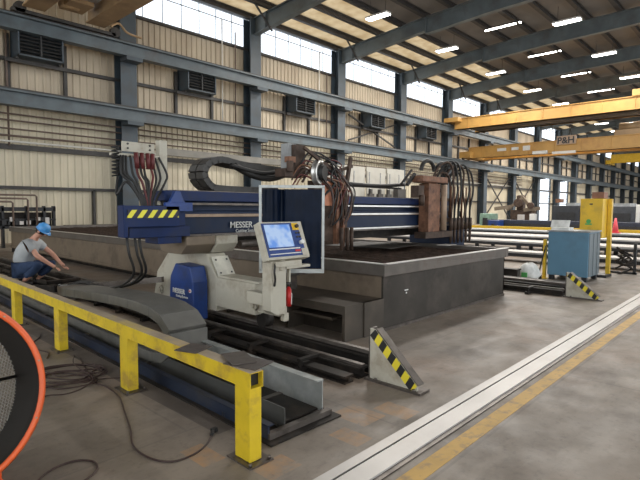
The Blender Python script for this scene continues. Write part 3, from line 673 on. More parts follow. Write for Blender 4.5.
# energy chain arch on top
b=B(); 
for k2,yo in enumerate((5.62,5.80)):
    path=smooth([(5.0,yo,1.80),(4.02,yo,1.80),(3.82,yo,1.84),(3.72,yo,1.98),(3.80,yo,2.13),(4.0,yo,2.19),(4.3,yo,2.15),(4.8,yo,2.12),(5.3,yo,2.10)],6)
    acc=[path[0]]
    for p in path[1:]:
        if (p-acc[-1]).length>.075: acc.append(p)
    for i in range(len(acc)-1):
        d=acc[i+1]-acc[i]; up=V((-d.z,0,d.x)).normalized(); bb=B(); bb.beam(acc[i],acc[i+1]+d*.05,.16,.085,up)
        b.v and None
        o2=len(b.v); b.v+=bb.v; b.f+=[tuple(q+o2 for q in f) for f in bb.f]; b.sm+=bb.sm
obj('energy_chain',b,mat('black_chain_plastic',(.045,.042,.038),.5,0,.2,6,(.09,.08,.07),.4,3),G)
b=B(); b.tube([(4.2,5.55,2.12),(4.5,5.5,2.0),(4.85,5.5,1.98),(5.2,5.5,2.08)],.05,8); b.tube([(4.1,5.5,2.12),(4.6,5.46,2.04),(5.1,5.46,2.10)],.03,8); obj('sagging_cable',b,blk,G)
b=B(); b.tube([(5.9,5.6,2.02),(6.6,5.6,1.98),(7.6,5.6,1.97),(8.5,5.6,2.03)],.035,8); b.box(5.9,8.4,5.62,5.72,1.93,1.96); obj('cross_cable',b,blk,G)
# ------------------------------------------------------------ torch stations
def torchlines(T,xs,y,ztop,zlow,arch):
    for i,x in enumerate(xs):
        b=B(); a=random.uniform(-.06,.06); dz=random.uniform(-.10,.02)
        b.tube([(x-.42,y+.25,ztop-.45),(x-.36,y+.12,ztop-.14),(x-.2,y,ztop+dz),(x-.02,y-.02,ztop-.14+dz),(x+a,y-.03,ztop-.55),(x-a*1.3,y-.02,ztop-.95),(x,y,zlow+.2)],.021,8)
        obj('torch_hose',b,blk if i%3 else rustd,T)
T=thing('torch_carriage','rusty torch carriage with arching black hoses at the far right of the beam','torch carriage',(8.6,5.0,.9),'torch carriages on the beam')
b=B(); b.box(8.32,8.75,4.95,5.17,1.10,2.03); obj('body_plate',b,rust,T,.008)
b=B(); b.cyl((8.86,4.93,1.12),(8.86,4.93,2.02),.06,14); obj('slide_column',b,tanr,T,label='pale copper slide column')
b=B(); b.box(8.02,8.95,4.9,5.2,2.05,2.16); b.box(8.0,8.6,4.95,5.1,2.03,2.05); obj('top_plate',b,rust,T,.01)
b=B(); b.box(8.0,8.2,4.98,5.15,1.75,1.98); b.cyl((8.08,4.95,1.6),(8.08,4.95,1.8),.05,12); obj('motor',b,rustd,T)
b=B(); b.box(8.15,9.2,4.9,5.15,.98,1.10); obj('height_slide',b,rustd,T,.006)
random.seed(5)
xs=[9.15,9.30,9.46,9.62,9.80,9.98]
torchlines(T,xs,4.92,2.48,1.0,8.6)
torchlines(T,[9.22,9.72],5.02,2.34,1.3,8.45)
for x in xs:
    b=B(); b.cyl((x,4.92,.90),(x,4.92,1.12),.028,10); b.cyl((x,4.92,1.12),(x,4.92,1.36),.04,10); b.cyl((x,4.92,.90),(x,4.92,.84),.028,10,.01); obj('torch',b,rustd,T)
    b=B(); b.cyl((x+.01,4.94,1.36),(x+.01,4.94,2.0),.018,8); obj('torch_tube',b,rust,T)
b=B(); b.box(8.95,10.05,4.98,5.08,1.28,1.36); b.box(8.95,10.05,5.0,5.08,1.7,1.76); obj('torch_bar',b,rustd,T)
for (x,r) in ((8.55,.20),(9.1,.19),(9.45,.20)):
    b=B(); b.tube([(x+r*1.2*math.cos(a),5.12,2.28+r*math.sin(a)) for a in [PI*k/10 for k in range(11)]],.04,8); obj('arched_hose',b,blk,T)
b=B(); b.beam((7.8,5.1,1.98),(8.05,5.1,2.2),.05,.05); b.beam((7.75,5.2,2.0),(8.1,5.2,2.28),.03,.03); obj('cable_arm',b,blk,T)

T=thing('torch_carriage','tangled torch carriage with copper plate behind the dark welding screen','torch carriage',(5.4,5.0,.9),'torch carriages on the beam')
b=B(); b.box(5.42,5.62,4.97,5.02,1.58,1.94); obj('copper_plate',b,mat('copper_plate',(.50,.20,.11),.45,.3,.2,8,(.2,.08,.05),.5,6),T,.004)
b=B(); b.box(5.25,6.0,5.02,5.17,1.05,1.95); obj('body_plate',b,rustd,T,.006)
b=B(); b.box(5.66,5.72,4.95,5.02,1.0,2.0); b.box(5.82,5.86,4.95,5.02,.95,2.05); obj('slide_rail',b,rust,T)
b=B(); b.lathe([(.13,-.03),(.19,-.03),(.19,-.02),(.17,-.01),(.17,.03),(.19,.04),(.19,.05),(.13,.05),(.13,-.03)],(5.30,5.0,2.06),(.35,-1,0)); obj('cable_reel',b,chrome,T)
b=B(); b.cyl((5.28,5.06,2.06),(5.34,4.90,2.06),.11,16); obj('reel_hub',b,blk,T)
random.seed(11)
for i in range(18):
    x=random.uniform(4.85,5.5); z=random.uniform(1.95,2.32); x2=random.uniform(5.5,6.1); zz=random.uniform(-.25,.25)
    b=B(); b.tube([(x,5.1,z-.15),(x+.1,5.02,z+.03),(x+.3,4.98,z-.02),((x+x2)/2+.1,4.95,z-.12),(x2,4.94,1.86+zz*.4),(x2+random.uniform(-.1,.06),4.93,1.66+zz),(x2-random.uniform(-.05,.2),4.97,1.50+zz)],random.choice((.010,.014,.018)),7)
    obj('hose',b,(blk,rustd,blk,cablem,rust,redh)[i%6],T)
b=B(); b.box(4.72,5.12,5.08,5.3,1.98,2.10); b.box(4.95,5.15,5.12,5.25,2.10,2.45); b.cyl((4.78,5.05,2.05),(4.78,5.05,2.2),.05,10); obj('drive_motor',b,rustd,T,.006)
b=B(); b.box(4.74,4.86,5.02,5.12,2.18,2.26); obj('copper_cap',b,rust,T)
b=B(); b.box(4.88,5.05,5.2,5.35,2.1,2.47); obj('grey_housing',b,greyc,T,.006)
b=B(); b.beam((5.0,5.0,2.4),(5.95,5.0,1.95),.04,.04); b.beam((5.5,5.0,2.05),(6.2,5.1,2.22),.03,.05); b.beam((6.0,5.05,1.9),(6.1,5.05,2.35),.05,.05); obj('cable_arm',b,rustd,T)
for x in (5.72,5.86,5.96):
    b=B(); b.cyl((x,4.9,.9),(x,4.9,1.25),.03,10); obj('torch',b,rustd,T)

# ------------------------------------------------------------ operator console
K=thing('operator_console','tilted control console with lit blue screen on a cream post','control console',(3.5,3.85,.45))
b=B(); b.box(3.30,3.51,3.76,3.90,.49,1.02); b.prism([(3.30,.49),(3.51,.49),(3.51,.44),(3.38,.44)],'y',3.76,3.90); obj('post',b,cream,K,.006)
b=B(); b.box(3.30,3.43,3.90,4.16,.53,.66); obj('arm',b,cream,K,.01)
# tilted head
tilt=Matrix.Rotation(-.37,4,'X'); org=V((3.205,3.70,1.025))
def th(b):
    for i,v in enumerate(b.v): b.v[i]=tilt@V((v.x*.95,v.y,v.z*.91))+org
    return b
b=B(); b.box(0,.63,0,.09,0,.445); hd=obj('console_head',th(b),cream,K,.008)
b=B(); b.box(.025,.53,-.006,.0,.03,.425); b.prism([(.53,.03),(.58,.03),(.55,.425),(.53,.425)],'y',-.006,0.); obj('bezel',th(b),blue,hd)
b=B(); b.box(.055,.42,-.012,-.006,.14,.405); obj('display',th(b),screenm,hd)
b=B(); b.box(.05,.5,-.012,-.006,.11,.122); b.box(.05,.5,-.012,-.006,.055,.065); obj('trim_line',th(b),white,hd)
b=B(); b.cyl((.51,-.006,.375),(.51,-.02,.375),.04,16); b.box(.46,.555,-.010,-.006,.335,.42); obj('stop_base',th(b),cyel,hd)
b=B(); b.cyl((.51,-.01,.375),(.51,-.045,.375),.022,14); obj('stop_button',th(b),rustd,hd)
for (x,z) in ((.50,.30),(.54,.30),(.50,.25),(.54,.25)):
    b=B(); b.cyl((x,-.006,z),(x,-.02,z),.012,10); obj('button',th(b),darkst,hd)
b=B(); b.cyl((.53,-.006,.18),(.53,-.05,.18),.024,14); obj('joystick',th(b),white,hd)
b=B(); b.box(.42,.50,-.012,-.006,.075,.098); obj('red_key',th(b),redm,hd)
b=B(); b.box(.52,.62,-.008,0,.02,.11); obj('corner_panel',th(b),cream,hd)
b=B(); b.box(3.33,3.70,3.72,3.86,.94,1.0); b.cyl((3.45,3.80,.9),(3.45,3.80,1.02),.06,12); b.box(3.5,3.85,3.74,3.84,.91,.94); obj('head_mount',b,cream,K,.006)
b=B(); b.tube([(3.34,3.74,.98),(3.31,3.72,.90),(3.33,3.73,.82),(3.34,3.755,.75)],.012,6); obj('cable',b,blk,K)
b=B(); b.box(3.59,3.61,3.80,3.84,.76,.94); obj('hook_strip',b,cream,K)
CN=thing('red_canister','slim red canister hanging beside the console post','canister',(3.60,3.82,.48))
b=B(); b.cyl((3.60,3.82,.50),(3.60,3.82,.68),.030,14); b.cyl((3.60,3.82,.68),(3.60,3.82,.71),.030,14,.012); obj('body',b,redm,CN)
b=B(); b.cyl((3.60,3.82,.71),(3.60,3.82,.76),.010,8); b.box(3.575,3.63,3.81,3.83,.735,.75); obj('valve',b,darkst,CN)
b=B(); b.box(3.612,3.62,3.787,3.793,.52,.64); obj('white_stripe',b,white,CN)
# welding screen
t=thing('welding_screen','dark see-through welding curtain in a light grey square frame','screen',(3.95,4.15,.76))
u=V((.683,-.730,0)); w=V((.730,.683,0)); c=V((3.93,4.12,0)); hw=.36; z0,z1=.82,1.79
b=B()
for s in (-1,1): b.beam(c+u*s*hw+V((0,0,z0)),c+u*s*hw+V((0,0,z1)),.03,.03,w)
b.beam(c-u*(hw+.015)+V((0,0,z1)),c+u*(hw+.015)+V((0,0,z1)),.03,.03); b.beam(c-u*(hw+.015)+V((0,0,z0)),c+u*(hw+.015)+V((0,0,z0)),.03,.045)
obj('frame',b,galv,t)
b=B(); nx,nz=72,10; vs=[]
for side in (0,.004):
    for i in range(nx+1):
        f=i/nx; 
        for j in range(nz+1):
            g=j/nz; sag=(.012*math.sin(f*23)+.010*math.sin(f*41+1))*(.35+g*(1+math.sin(f*6)))
            pz=z0+.03+(z1-z0-.06)*g; vs.append(c+u*((f-.5)*2*(hw-.02))+w*(sag+side)+V((0,0,pz)))
n1=(nx+1)*(nz+1); fs=[]
for s2 in (0,1):
    for i in range(nx):
        for j in range(nz):
            a=s2*n1+i*(nz+1)+j; fs.append((a,a+1,a+nz+2,a+nz+1))
b.add(vs,fs,True); obj('curtain',b,curt,t)
b=B(); b.box(3.72,4.3,4.0,4.05,.78,.80); b.box(3.85,3.95,4.05,4.5,.62,.78); obj('mounting_arm',b,raildk,t)

# ------------------------------------------------------------ FAN
t=thing('drum_fan','big black drum fan with orange rim at the left edge','fan',(.47,3.1,0))
c=V((.425,2.975,.61)); ax=V((.04,.985,-.10)).normalized(); 
fwd=V((.03,.965,-.256)).normalized(); ax=fwd
R=.495
b=B(); b.lathe([(R-.02,-.012),(R,-.012),(R+.012,0),(R,.012),(R,.04),(R-.02,.04),(R-.02,-.012)],c,ax,64); obj('orange_rim',b,orange,t)
b=B(); b.lathe([(R-.022,0),(R-.03,.47),(R-.02,.47),(R-.008,.0)],c,ax,64); obj('drum',b,fanin,t)
a1=ax.orthogonal().normalized(); a2=ax.cross(a1)
b=B(); cb=c+ax*.45; Rb=R-.03
nw=30
for i in range(-nw,nw+1):
    d=i/nw*Rb; h=math.sqrt(max(Rb*Rb-d*d,0))
    for (p,q) in ((a1,a2),((a1+a2*1.9).normalized(),(a2-a1*1.9).normalized())):
        b.cyl(cb+p*d-q*h,cb+p*d+q*h,.0022,4,cap=False)
obj('rear_guard',b,wire,t)
b=B()
for k2 in range(3):
    a=k2*2*PI/3+.5; e=(a1*math.cos(a)+a2*math.sin(a)); f=(a2*math.cos(a)-a1*math.sin(a))
    p=[c+ax*.2+e*.07-f*.04+ax*.03,c+ax*.2+e*.07+f*.04-ax*.03,c+ax*.2+e*.28+f*.08-ax*.05,c+ax*.2+e*.28-f*.08+ax*.05]
    b.add(p+[q+ax*.005 for q in p],[(0,1,2,3),(7,6,5,4),(0,4,5,1),(1,5,6,2),(2,6,7,3),(3,7,4,0)])
obj('blade_set',b,fanin,t)
b=B(); b.cyl(c+ax*.14,c+ax*.33,.08,20); obj('motor',b,fanin,t)
b=B()
for k2 in range(4):
    a=k2*PI/2+.78; e=(a1*math.cos(a)+a2*math.sin(a)); b.cyl(cb-ax*.03,cb-ax*.03+e*Rb,.01,6)
obj('motor_mount',b,fanin,t)
for sgn in (.25,):
    lat=ax.cross(V((0,0,1))).normalized()
    for s in (-1,1):
        b=B()
        pz=c+lat*s*.30+ax*.17; b.tube([(pz.x,pz.y,.2),(pz.x,pz.y,.12),(pz.x,pz.y,.03)],.018,8,2)
        q1=pz-ax*.3; q2=pz+ax*.3; b.tube([(q1.x,q1.y,.02),(q2.x,q2.y,.02)],.02,8,1); obj('stand_foot',b,orange,t)
for k2 in range(10):
    a=k2*2*PI/10; e=(a1*math.cos(a)+a2*math.sin(a)); b=B(); b.cyl(c-ax*.02+e*(R-.008),c-ax*.006+e*(R-.008),.005,8); obj('rim_bolt',b,tanr,t)

# ------------------------------------------------------------ cables on the floor
def cable(pts,r,lab,g='loose cables on the floor',m=cablem,sub=8):
    tag(obj('floor_cable',B().tube([(x,y,r+z) for x,y,z in pts],r,7,sub),m),lab,'cable',g)
Z=0
cable([(1.96,5.19,Z),(1.78,4.44,Z),(1.79,4.15,Z),(1.76,3.86,Z),(1.66,3.56,Z),(1.55,3.24,Z),(1.45,2.99,Z),(1.45,2.77,Z),(1.52,2.64,Z),(1.65,2.62,Z),(1.78,2.67,Z),(1.89,2.76,Z)],.006,'long brown cable curving across the floor to end near the front post')
cable([(.80,2.8,Z),(.89,2.99,Z),(1.0,3.07,Z),(1.12,3.07,Z),(1.19,2.99,Z),(1.18,2.9,Z),(1.13,2.84,Z),(1.04,2.78,Z),(.9,2.6,Z)],.006,'dark cable loop on the floor at the bottom left')
random.seed(21); pts=[]
for i in range(64):
    a=i*.62; rr=random.uniform(.8,1.12); cx=1.66+.10*math.sin(i*.21); cy=4.70+.12*math.cos(i*.17)
    ex=V((.683,-.73)); ey=V((.73,.683)); p=V((cx,cy))+ex*math.cos(a)*.30*rr+ey*math.sin(a)*.20*rr; pts.append((p.x,p.y,.004*(i//9)))
cable(pts,.006,'tangled coil of reddish brown cable beside the guard rail',sub=4)
cable([(1.30,4.5,Z),(1.43,4.52,Z),(1.68,4.40,.02),(1.88,4.38,Z),(1.99,4.30,Z),(2.03,4.4,Z)],.005,'thin dark cable running from the coil to the second post')
cable([(1.25,4.2,Z),(1.36,4.32,Z),(1.49,4.25,Z),(1.64,4.29,Z),(1.77,4.40,.03),(1.80,4.9,.03),(1.95,5.3,Z)],.005,'thin brown cable looping under the coil nearest the fan')
cable([(2.0,6.5,Z),(1.94,6.32,Z),(1.80,6.1,Z),(1.76,5.8,Z),(1.80,5.60,Z),(1.72,5.4,Z)],.006,'short black cable lying by the third post')
tag(obj('cable_plug',B().cyl((1.88,2.75,.012),(1.93,2.80,.012),.012,8).box(1.92,1.96,2.79,2.82,.0,.025),blk),'small black plug at the end of the long brown cable','plug')

# ------------------------------------------------------------ floor channel and line
t=thing('floor_channel','pair of long white metal strips set in the concrete floor','floor channel',(10,1.8,0))
b=B(); b.box(-3,70,1.80,1.875,0,.012); obj('strip',b,pale,t); b=B(); b.box(-3,70,1.635,1.775,0,.02); obj('strip',b,pale,t)
b=B(); b.box(-3,70,1.775,1.80,0,.003); obj('slot',b,fanin,t); b=B(); b.box(-3,70,1.60,1.635,0,.008); obj('edge_angle',b,railst,t)
tag(obj('floor_line',B().box(-3,70,1.43,1.545,0,.002),line_mat()),'worn yellow walkway line painted on the concrete floor','floor marking')

# ------------------------------------------------------------ cabinets on the right
t=thing('blue_cabinet','plain blue steel cabinet on the floor behind the second hazard stop','cabinet',(11.9,3.4,0))
b=B(); b.box(11.5,12.35,2.98,3.80,.10,1.06); obj('body',b,cab,t,.012)
b=B(); b.box(11.53,12.34,2.965,2.98,.12,1.04); b.box(11.8,11.84,2.955,2.965,.12,1.04); b.box(12.1,12.14,2.955,2.965,.12,1.04); obj('side_panel',b,cabs,t,label='streaked grey side panel')
b=B(); b.box(11.48,12.37,2.95,3.82,1.06,1.09); obj('top_plate',b,greyc,t)
for (x,y) in ((11.56,3.05),(11.56,3.72),(12.28,3.05),(12.28,3.72)):
    b=B(); b.box(x-.05,x+.05,y-.05,y+.05,0,.10); obj('foot',b,blkp,t)
t=thing('yellow_cabinet','tall yellow control cabinet standing behind the blue cabinet','cabinet',(12.9,3.2,0))
b=B(); b.box(12.55,13.02,2.99,3.46,.9,1.80); obj('body',b,cyel,t,.01)
b=B(); b.box(12.545,12.55,3.05,3.42,.95,1.75); d=obj('door',b,cyel,t); b=B(); b.cyl((12.53,3.27,1.28),(12.55,3.27,1.28),.05,12); b.box(12.535,12.548,3.2,3.34,1.2,1.23); obj('green_sticker',b,green,d)
b=B(); b.box(12.53,12.55,3.2,3.26,1.66,1.69); obj('badge',b,darkst,d)
b=B(); b.box(12.94,13.06,2.90,2.98,.06,1.80); obj('frame_post',b,cyel,t)
b=B(); b.box(12.6,13.1,2.88,3.4,0,.06); obj('plinth',b,blkp,t)
t=tag(obj('brown_box',B().box(12.65,12.98,3.0,3.25,1.805,1.95),brownb,None,.006),'small brown box on top of the yellow cabinet','box')
tag(obj('paper_stack',B().box(11.55,11.9,3.4,3.76,1.09,1.15).box(11.6,11.62,3.40,3.78,1.15,1.32,Matrix.Rotation(.5,3,'Y')),papers),'white papers and binder leaning on top of the blue cabinet','paper')
tag(obj('yellow_post',B().box(11.52,11.60,3.85,3.91,.02,.88).box(11.45,11.67,3.80,4.0,0,.02),cyel),'narrow yellow post at the left side of the blue cabinet','post')
tag(obj('broom_handle',B().cyl((11.38,3.95,.06),(11.46,3.83,.75),.015,8).box(11.34,11.42,3.88,4.02,.0,.08),blk),'dark broom leaning against the left side of the blue cabinet','broom')
# scrap bag
b=B(); b.lathe([(.02,0),(.18,.01),(.23,.1),(.21,.22),(.15,.32),(.06,.36),(.0,.35)],(11.05,4.03,.01),(0,0,1),14)
for i,v in enumerate(b.v): b.v[i]=v+V((random.uniform(-.03,.03),random.uniform(-.03,.03),random.uniform(-.02,.02) if v.z>.05 else 0))
bg=tag(obj('plastic_bag',b,papers),'crumpled white plastic bag with green print beside the blue cabinet','bag')
obj('green_print',B().box(10.80,10.82,3.98,4.1,.08,.18),green,bg)
tag(obj('steel_channel_stack',B().box(10.45,10.60,4.05,6.0,.0,.27).box(10.40,10.66,4.05,6.0,.25,.28).box(10.40,10.66,4.05,6.0,.0,.03),tabm),'short dark steel channel on the floor right of the table','steel channel')
tag(obj('steel_channel_stack',B().box(9.85,9.95,2.9,6.0,.0,.15).box(9.78,10.02,2.9,6.0,.15,.18),tabm),'long low dark channel beside the second gantry rail','steel channel')

# ------------------------------------------------------------ mid distance
def bed(x0,x1,y0,y1,h,m,lab,g):
    t=thing('plate_rack',lab,'steel rack',((x0+x1)/2,(y0+y1)/2,0),g)
    b=B(); b.box(x0,x1,y0,y1,h-.05,h); obj('plate',b,m,t)
    b=B(); b.box(x0-.05,x0+.05,y0,y1,h-.14,h-.05); b.box(x1-.05,x1+.05,y0,y1,h-.14,h-.05); obj('side_beam',b,blkp,t)
    y=y0+.3
    while y<y1:
        b=B(); b.box(x0,x0+.1,y,y+.12,0,h-.14); obj('leg',b,blkp,t); b=B(); b.box(x1-.1,x1,y,y+.12,0,h-.14); obj('leg',b,blkp,t); y+=2.6
bed(14.6,15.3,1.2,9.5,.30,pale,'nearest long pale plate rack behind the cabinets','plate racks')
bed(16.4,17.6,.8,13,.48,pale,'second long pale plate rack behind the cabinets','plate racks')
bed(18.8,20.4,.8,13.5,.55,pale,'third long pale plate rack behind the cabinets','plate racks')
tag(obj('white_cover_sheet',B().box(8.25,8.6,4.5,4.72,.865,.875),pale),'small pale sheet at the table edge under the torches','sheet')
bed(21.6,23.0,.8,14.0,.62,greyc,'farthest long grey plate rack, in front of the yellow rail','plate racks')
t=thing('yellow_barrier','long yellow barrier rail across the middle of the hall','barrier',(24.2,8,0))
b=B(); b.box(24.1,24.3,2,13.6,.52,.70); obj('rail',b,cyel,t)
for y in (2.4,5.2,8,10.8,13.2):
    b=B(); b.box(24.12,24.28,y,y+.15,0,.52); obj('post',b,cyel,t)
tag(obj('warning_cone',B().box(22.25,22.6,4.7,5.05,.62,.65).cyl((22.42,4.87,.65),(22.42,4.87,1.22),.13,14,.03),pink),'small pink-red cone standing on the grey rack at right','cone')
def machine(x0,x1,y0,y1,h,m,lab,nm='machine_housing',top=True):
    t=thing(nm,lab,'machine',((x0+x1)/2,(y0+y1)/2,0))
    b=B(); b.box(x0,x1,y0,y1,.0,h); obj('body',b,m,t,.03)
    b=B(); b.box(x0-.03,x0,y0+.2,y1-.2,h*.45,h*.8); obj('panel',b,blkp,t)
    if top:
        b=B(); b.box(x0+.2,x1-.2,y0+.3,y0+(y1-y0)*.5,h,h+.15); obj('top_box',b,greyc,t)
    return t
machine(28,30,7.75,9.1,1.75,mat('charcoal_machine',(.03,.033,.04),.5),'dark boxy machine just left of the yellow cabinet')
machine(28,30,5.25,7.3,1.72,mat('slate_machine',(.05,.055,.065),.5),'dark grey machine right of the yellow cabinet')
machine(27.2,27.9,4.6,12.4,.95,mat('bed_navy',(.022,.028,.05),.5),'long low navy machine bed running behind the yellow cabinet',top=False)
machine(28,29,12.5,13.2,1.28,greenb,'grey-green bin behind the torch hoses','metal_bin',False)
machine(26.3,27.1,11.35,11.9,.92,blue,'small blue bin beside the grey-green bin','metal_bin',False)
machine(28,29.5,4.3,5.25,1.8,white,'white cabinet at the right edge of the picture','cabinet_unit',False)
t=thing('old_machine_tool','brown cluttered machine tool with angled arms in the distance','machine',(29,11.2,0))
b=B(); b.box(28.8,29.6,10.5,11.7,0,1.5); b.box(28.9,29.3,11.0,11.4,1.5,2.35); obj('column',b,rustd,t,.03)
b=B(); b.beam((28.8,11.9,1.5),(28.9,11.0,2.2),.16,.16); b.beam((28.8,10.3,1.4),(28.9,11.1,2.3),.14,.14); b.beam((28.7,10.0,1.6),(28.8,10.9,1.5),.16,.2); b.beam((28.7,12.6,1.55),(28.8,11.6,1.7),.14,.2); obj('arm',b,tabs,t)
for y,z,rr in ((11.2,1.9,.25),(10.5,1.75,.18)):
    b=B(); b.cyl((28.6,y,z),(28.8,y,z),rr,14); obj('wheel',b,rustd,t)
for i,(y,z) in enumerate([(9.95,1.35),(10.6,1.30),(8.9,1.93)]):
    tag(obj('small_parts_box',B().box(28.2 if i==2 else 27.4,28.7 if i==2 else 27.7,y-.16,y+.12,1.91 if i==2 else .96,z+(.18 if i==2 else -.05)),(white,pale,rust)[i]),('white part standing on the navy machine bed','pale crate on the navy machine bed next to the boxy machine','rust coloured box on top of the dark boxy machine')[i],'box')
# cluster of rods at the right edge
t=thing('rod_rack','upright rack bristling with dark steel rods at the right edge','rod rack',(13.9,2.75,0))
b=B(); b.box(13.75,13.83,2.5,3.1,0,.05); b.box(13.75,13.81,2.52,2.58,0,.75); obj('frame',b,blkp,t)
random.seed(9)
for k2 in range(16):
    b=B(); z=random.uniform(.12,.65); b.cyl((13.7,2.6+random.uniform(-.05,.1),z),(13.5,2.85+random.uniform(-.1,.12),z+random.uniform(-.25,.25)),.022,6); obj('rod',b,raildk,t)

# white panels near the wall
for i in range(4):
    x0=21.6+2.3*i
    tag(obj('partition_screen',B().box(x0,x0+2.12,20.3,20.36,0,4.22+.03*i).box(x0,x0+.05,20.24,20.3,0,4.0),mat('dull_white_board',(.40,.39,.35),.6,0,.08,1.5,(.28,.26,.22),.4,1)),['leftmost tall white panel standing near the wall behind the gantry','second tall white panel from the left behind the gantry','third tall white panel from the left behind the gantry','rightmost tall white panel, by the rusty torch carriage'][i],'panel','tall white panels behind the gantry')
t=thing('panel_support','dark clutter of posts and fittings in front of the white panels','stand',(27,19.9,0))
b=B()
for x in (24.4,26.0,27.2,28.3,29.4): b.box(x,x+.06,19.9,19.96,0,3.9)
b.box(24.4,29.5,19.88,19.94,2.0,2.08); obj('posts',b,greyc,t)
for x in (25.9,26.9,27.9): 
    b=B(); b.box(x,x+.5,19.8,20.0,2.0,2.5); b.box(x+.1,x+.3,19.8,19.98,2.5,2.8); obj('fitting',b,darkst,t)
b=B(); b.box(29.0,30.0,19.7,20.1,1.9,2.9); obj('fitting',b,darkst,t)
# rack of steel at far left
t=thing('storage_rack','dark steel storage rack with bent pipe frames at far left by the wall','rack',(5.6,21,0))
b=B()
for x in (3.4,4.4,5.3,6.1,6.7,7.05): b.box(x-.04,x+.04,20.8,21.0,0,1.55)
b.box(3.2,7.1,20.8,21.0,1.35,1.5); b.box(3.2,7.1,20.8,21.0,.7,.8); b.box(3.2,7.1,20.8,21.0,1.0,1.06); obj('frame',b,blkp,t)
b=B(); b.box(3.2,7.0,21.0,21.4,.8,1.3); obj('stock',b,raildk,t)
for (xa,h) in ((6.4,1.95),(6.1,1.82),(5.6,1.7)):
    b=B(); b.tube([(3,20.7,h),(xa-.05,20.7,h),(xa,20.7,h-.05),(xa,20.7,0)],.035,8,1); obj('pipe_frame',b,pipebr,t)
random.seed(4)
for k2 in range(12):
    b=B(); x=random.uniform(5.2,6.9); b.box(x-.07,x+.07,20.7,20.78,.85,.85+random.uniform(.1,.3)); obj('stock_end',b,pale if k2%2 else blkp,t)
# low dark box beyond the left part of the table
tag(obj('steel_trough',B().box(7.4,14,20.3,20.9,0,.80).box(7.35,14.1,20.25,20.3,.6,.82),tabm),'long dark steel trough by the wall beyond the cutting table','trough')

# ------------------------------------------------------------ PERSON crouching
PO=V((3.14,10.62,0)); eu=V((.683,-.730,0)); ev=V((.730,.683,0))   # eu to the picture's right, ev away from the camera
def pw(u,v,z): return PO+(eu*u+ev*v+V((0,0,z)))*.95
person=thing('person','person in blue hard hat, grey t-shirt and jeans crouching by the rails','person',PO)
def skinned(name,chain,m,parent,sub=2,root=0,label=None):
    # chain: list of (id, parent, pos, radius)
    ids={c[0]:i for i,c in enumerate(chain)}; off=wloc(parent)
    me=bpy.data.meshes.new(name); me.from_pydata([c[2]-off for c in chain],[(ids[c[1]],i) for i,c in enumerate(chain) if c[1] is not None],[]); me.update()
    me.materials.append(m); o=bpy.data.objects.new(name,me); COL.objects.link(o); o.parent=parent; WL[o.name]=off
    sk=o.modifiers.new('skin','SKIN'); sk.use_smooth_shade=True
    if not me.skin_vertices: me.attributes  # layer is made by the modifier
    bm=bmesh.new(); bm.from_mesh(me); L=bm.verts.layers.skin.verify(); bm.verts.ensure_lookup_table()
    for i,c in enumerate(chain):
        r=c[3]; bm.verts[i][L].radius=r if isinstance(r,tuple) else (r,r)
        bm.verts[i][L].use_root=(i==root)
    bm.to_mesh(me); bm.free()
    ss=o.modifiers.new('sub','SUBSURF'); ss.levels=sub; ss.render_levels=sub
    if label: o['label']=label
    return o
sh=.18
body=[('pel',None,pw(-.16,0,.38),.11),('sp1','pel',pw(-.15,0,.52),.10),('sp2','sp1',pw(-.08,0,.70),.11),('ch','sp2',pw(.02,0,.86),.11),('nk','ch',pw(.12,0,.99),.065),('hd0','nk',pw(.20,0,1.06),.065),('hd','hd0',pw(.25,0,1.13),.095),
 ]
for s,k2 in ((-1,'n'),(1,'f')):
    sx=.0 if s<0 else .05
    body+=[('sh'+k2,'ch',pw(.09,s*sh*.9,.87),.05),('el'+k2,'sh'+k2,pw(.27+sx,s*(sh+.06),.64),.052),('wr'+k2,'el'+k2,pw(.50+sx,s*(sh-.04),.45),.035),('pa'+k2,'wr'+k2,pw(.575+sx,s*(sh-.06),.395),.038),
           ('hp'+k2,'pel',pw(-.14,s*.10,.34),.10),('kn'+k2,'hp'+k2,pw(.30+sx*1.5,s*.20,.46),.075),('an'+k2,'kn'+k2,pw(-.06+sx*2,s*.15,.11),.045),('to'+k2,'an'+k2,pw(.0+sx*2,s*.155,.07),.035)]
skinned('body',body,skin,person)
# fingers
for s,k2,sx in ((-1,'n',.0),(1,'f',.05)):
    for f in range(4):
        o_=(f-1.5)*.02; ln=(.075,.085,.08,.06)[f]; a=pw(.605+sx,s*(sh-.06)+o_,.38)
        skinned('finger',[('a',None,a,.010),('b','a',a+eu*ln*.5+V((0,0,-.02)),.009),('c','b',a+eu*ln*.75+V((0,0,-.05)),.008)],skin,person,1)
    a=pw(.565+sx,s*(sh-.06)-s*.03,.39); skinned('thumb',[('a',None,a,.012),('b','a',a+eu*.04-ev*s*.02+V((0,0,-.02)),.011),('c','b',a+eu*.065-ev*s*.015+V((0,0,-.04)),.009)],skin,person,1)
sc=[('pel',None,pw(-.17,0,.42),.17),('sp1','pel',pw(-.15,0,.54),.19),('sp2','sp1',pw(-.08,0,.70),.21),('ch','sp2',pw(.02,0,.85),.205),('nk','ch',pw(.09,0,.95),.11)]
for s,k2 in ((-1,'n'),(1,'f')):
    sc+=[('s'+k2,'ch',pw(.09,s*sh,.865),.12),('e'+k2,'s'+k2,pw(.21,s*(sh+.04),.73),.095)]
skinned('t_shirt',sc,shirt,person,2,0,'light grey t-shirt')
jc=[('pel',None,pw(-.17,0,.38),.16)]
for s,k2,sx in ((-1,'n',0),(1,'f',.05)):
    jc+=[('h'+k2,'pel',pw(-.12,s*.11,.35),.14),('k'+k2,'h'+k2,pw(.31+sx*1.5,s*.20,.465),.115),('a'+k2,'k'+k2,pw(-.03+sx*2,s*.155,.19),.07)]
skinned('jeans',jc,jeans,person,2,0,'dark blue jeans')
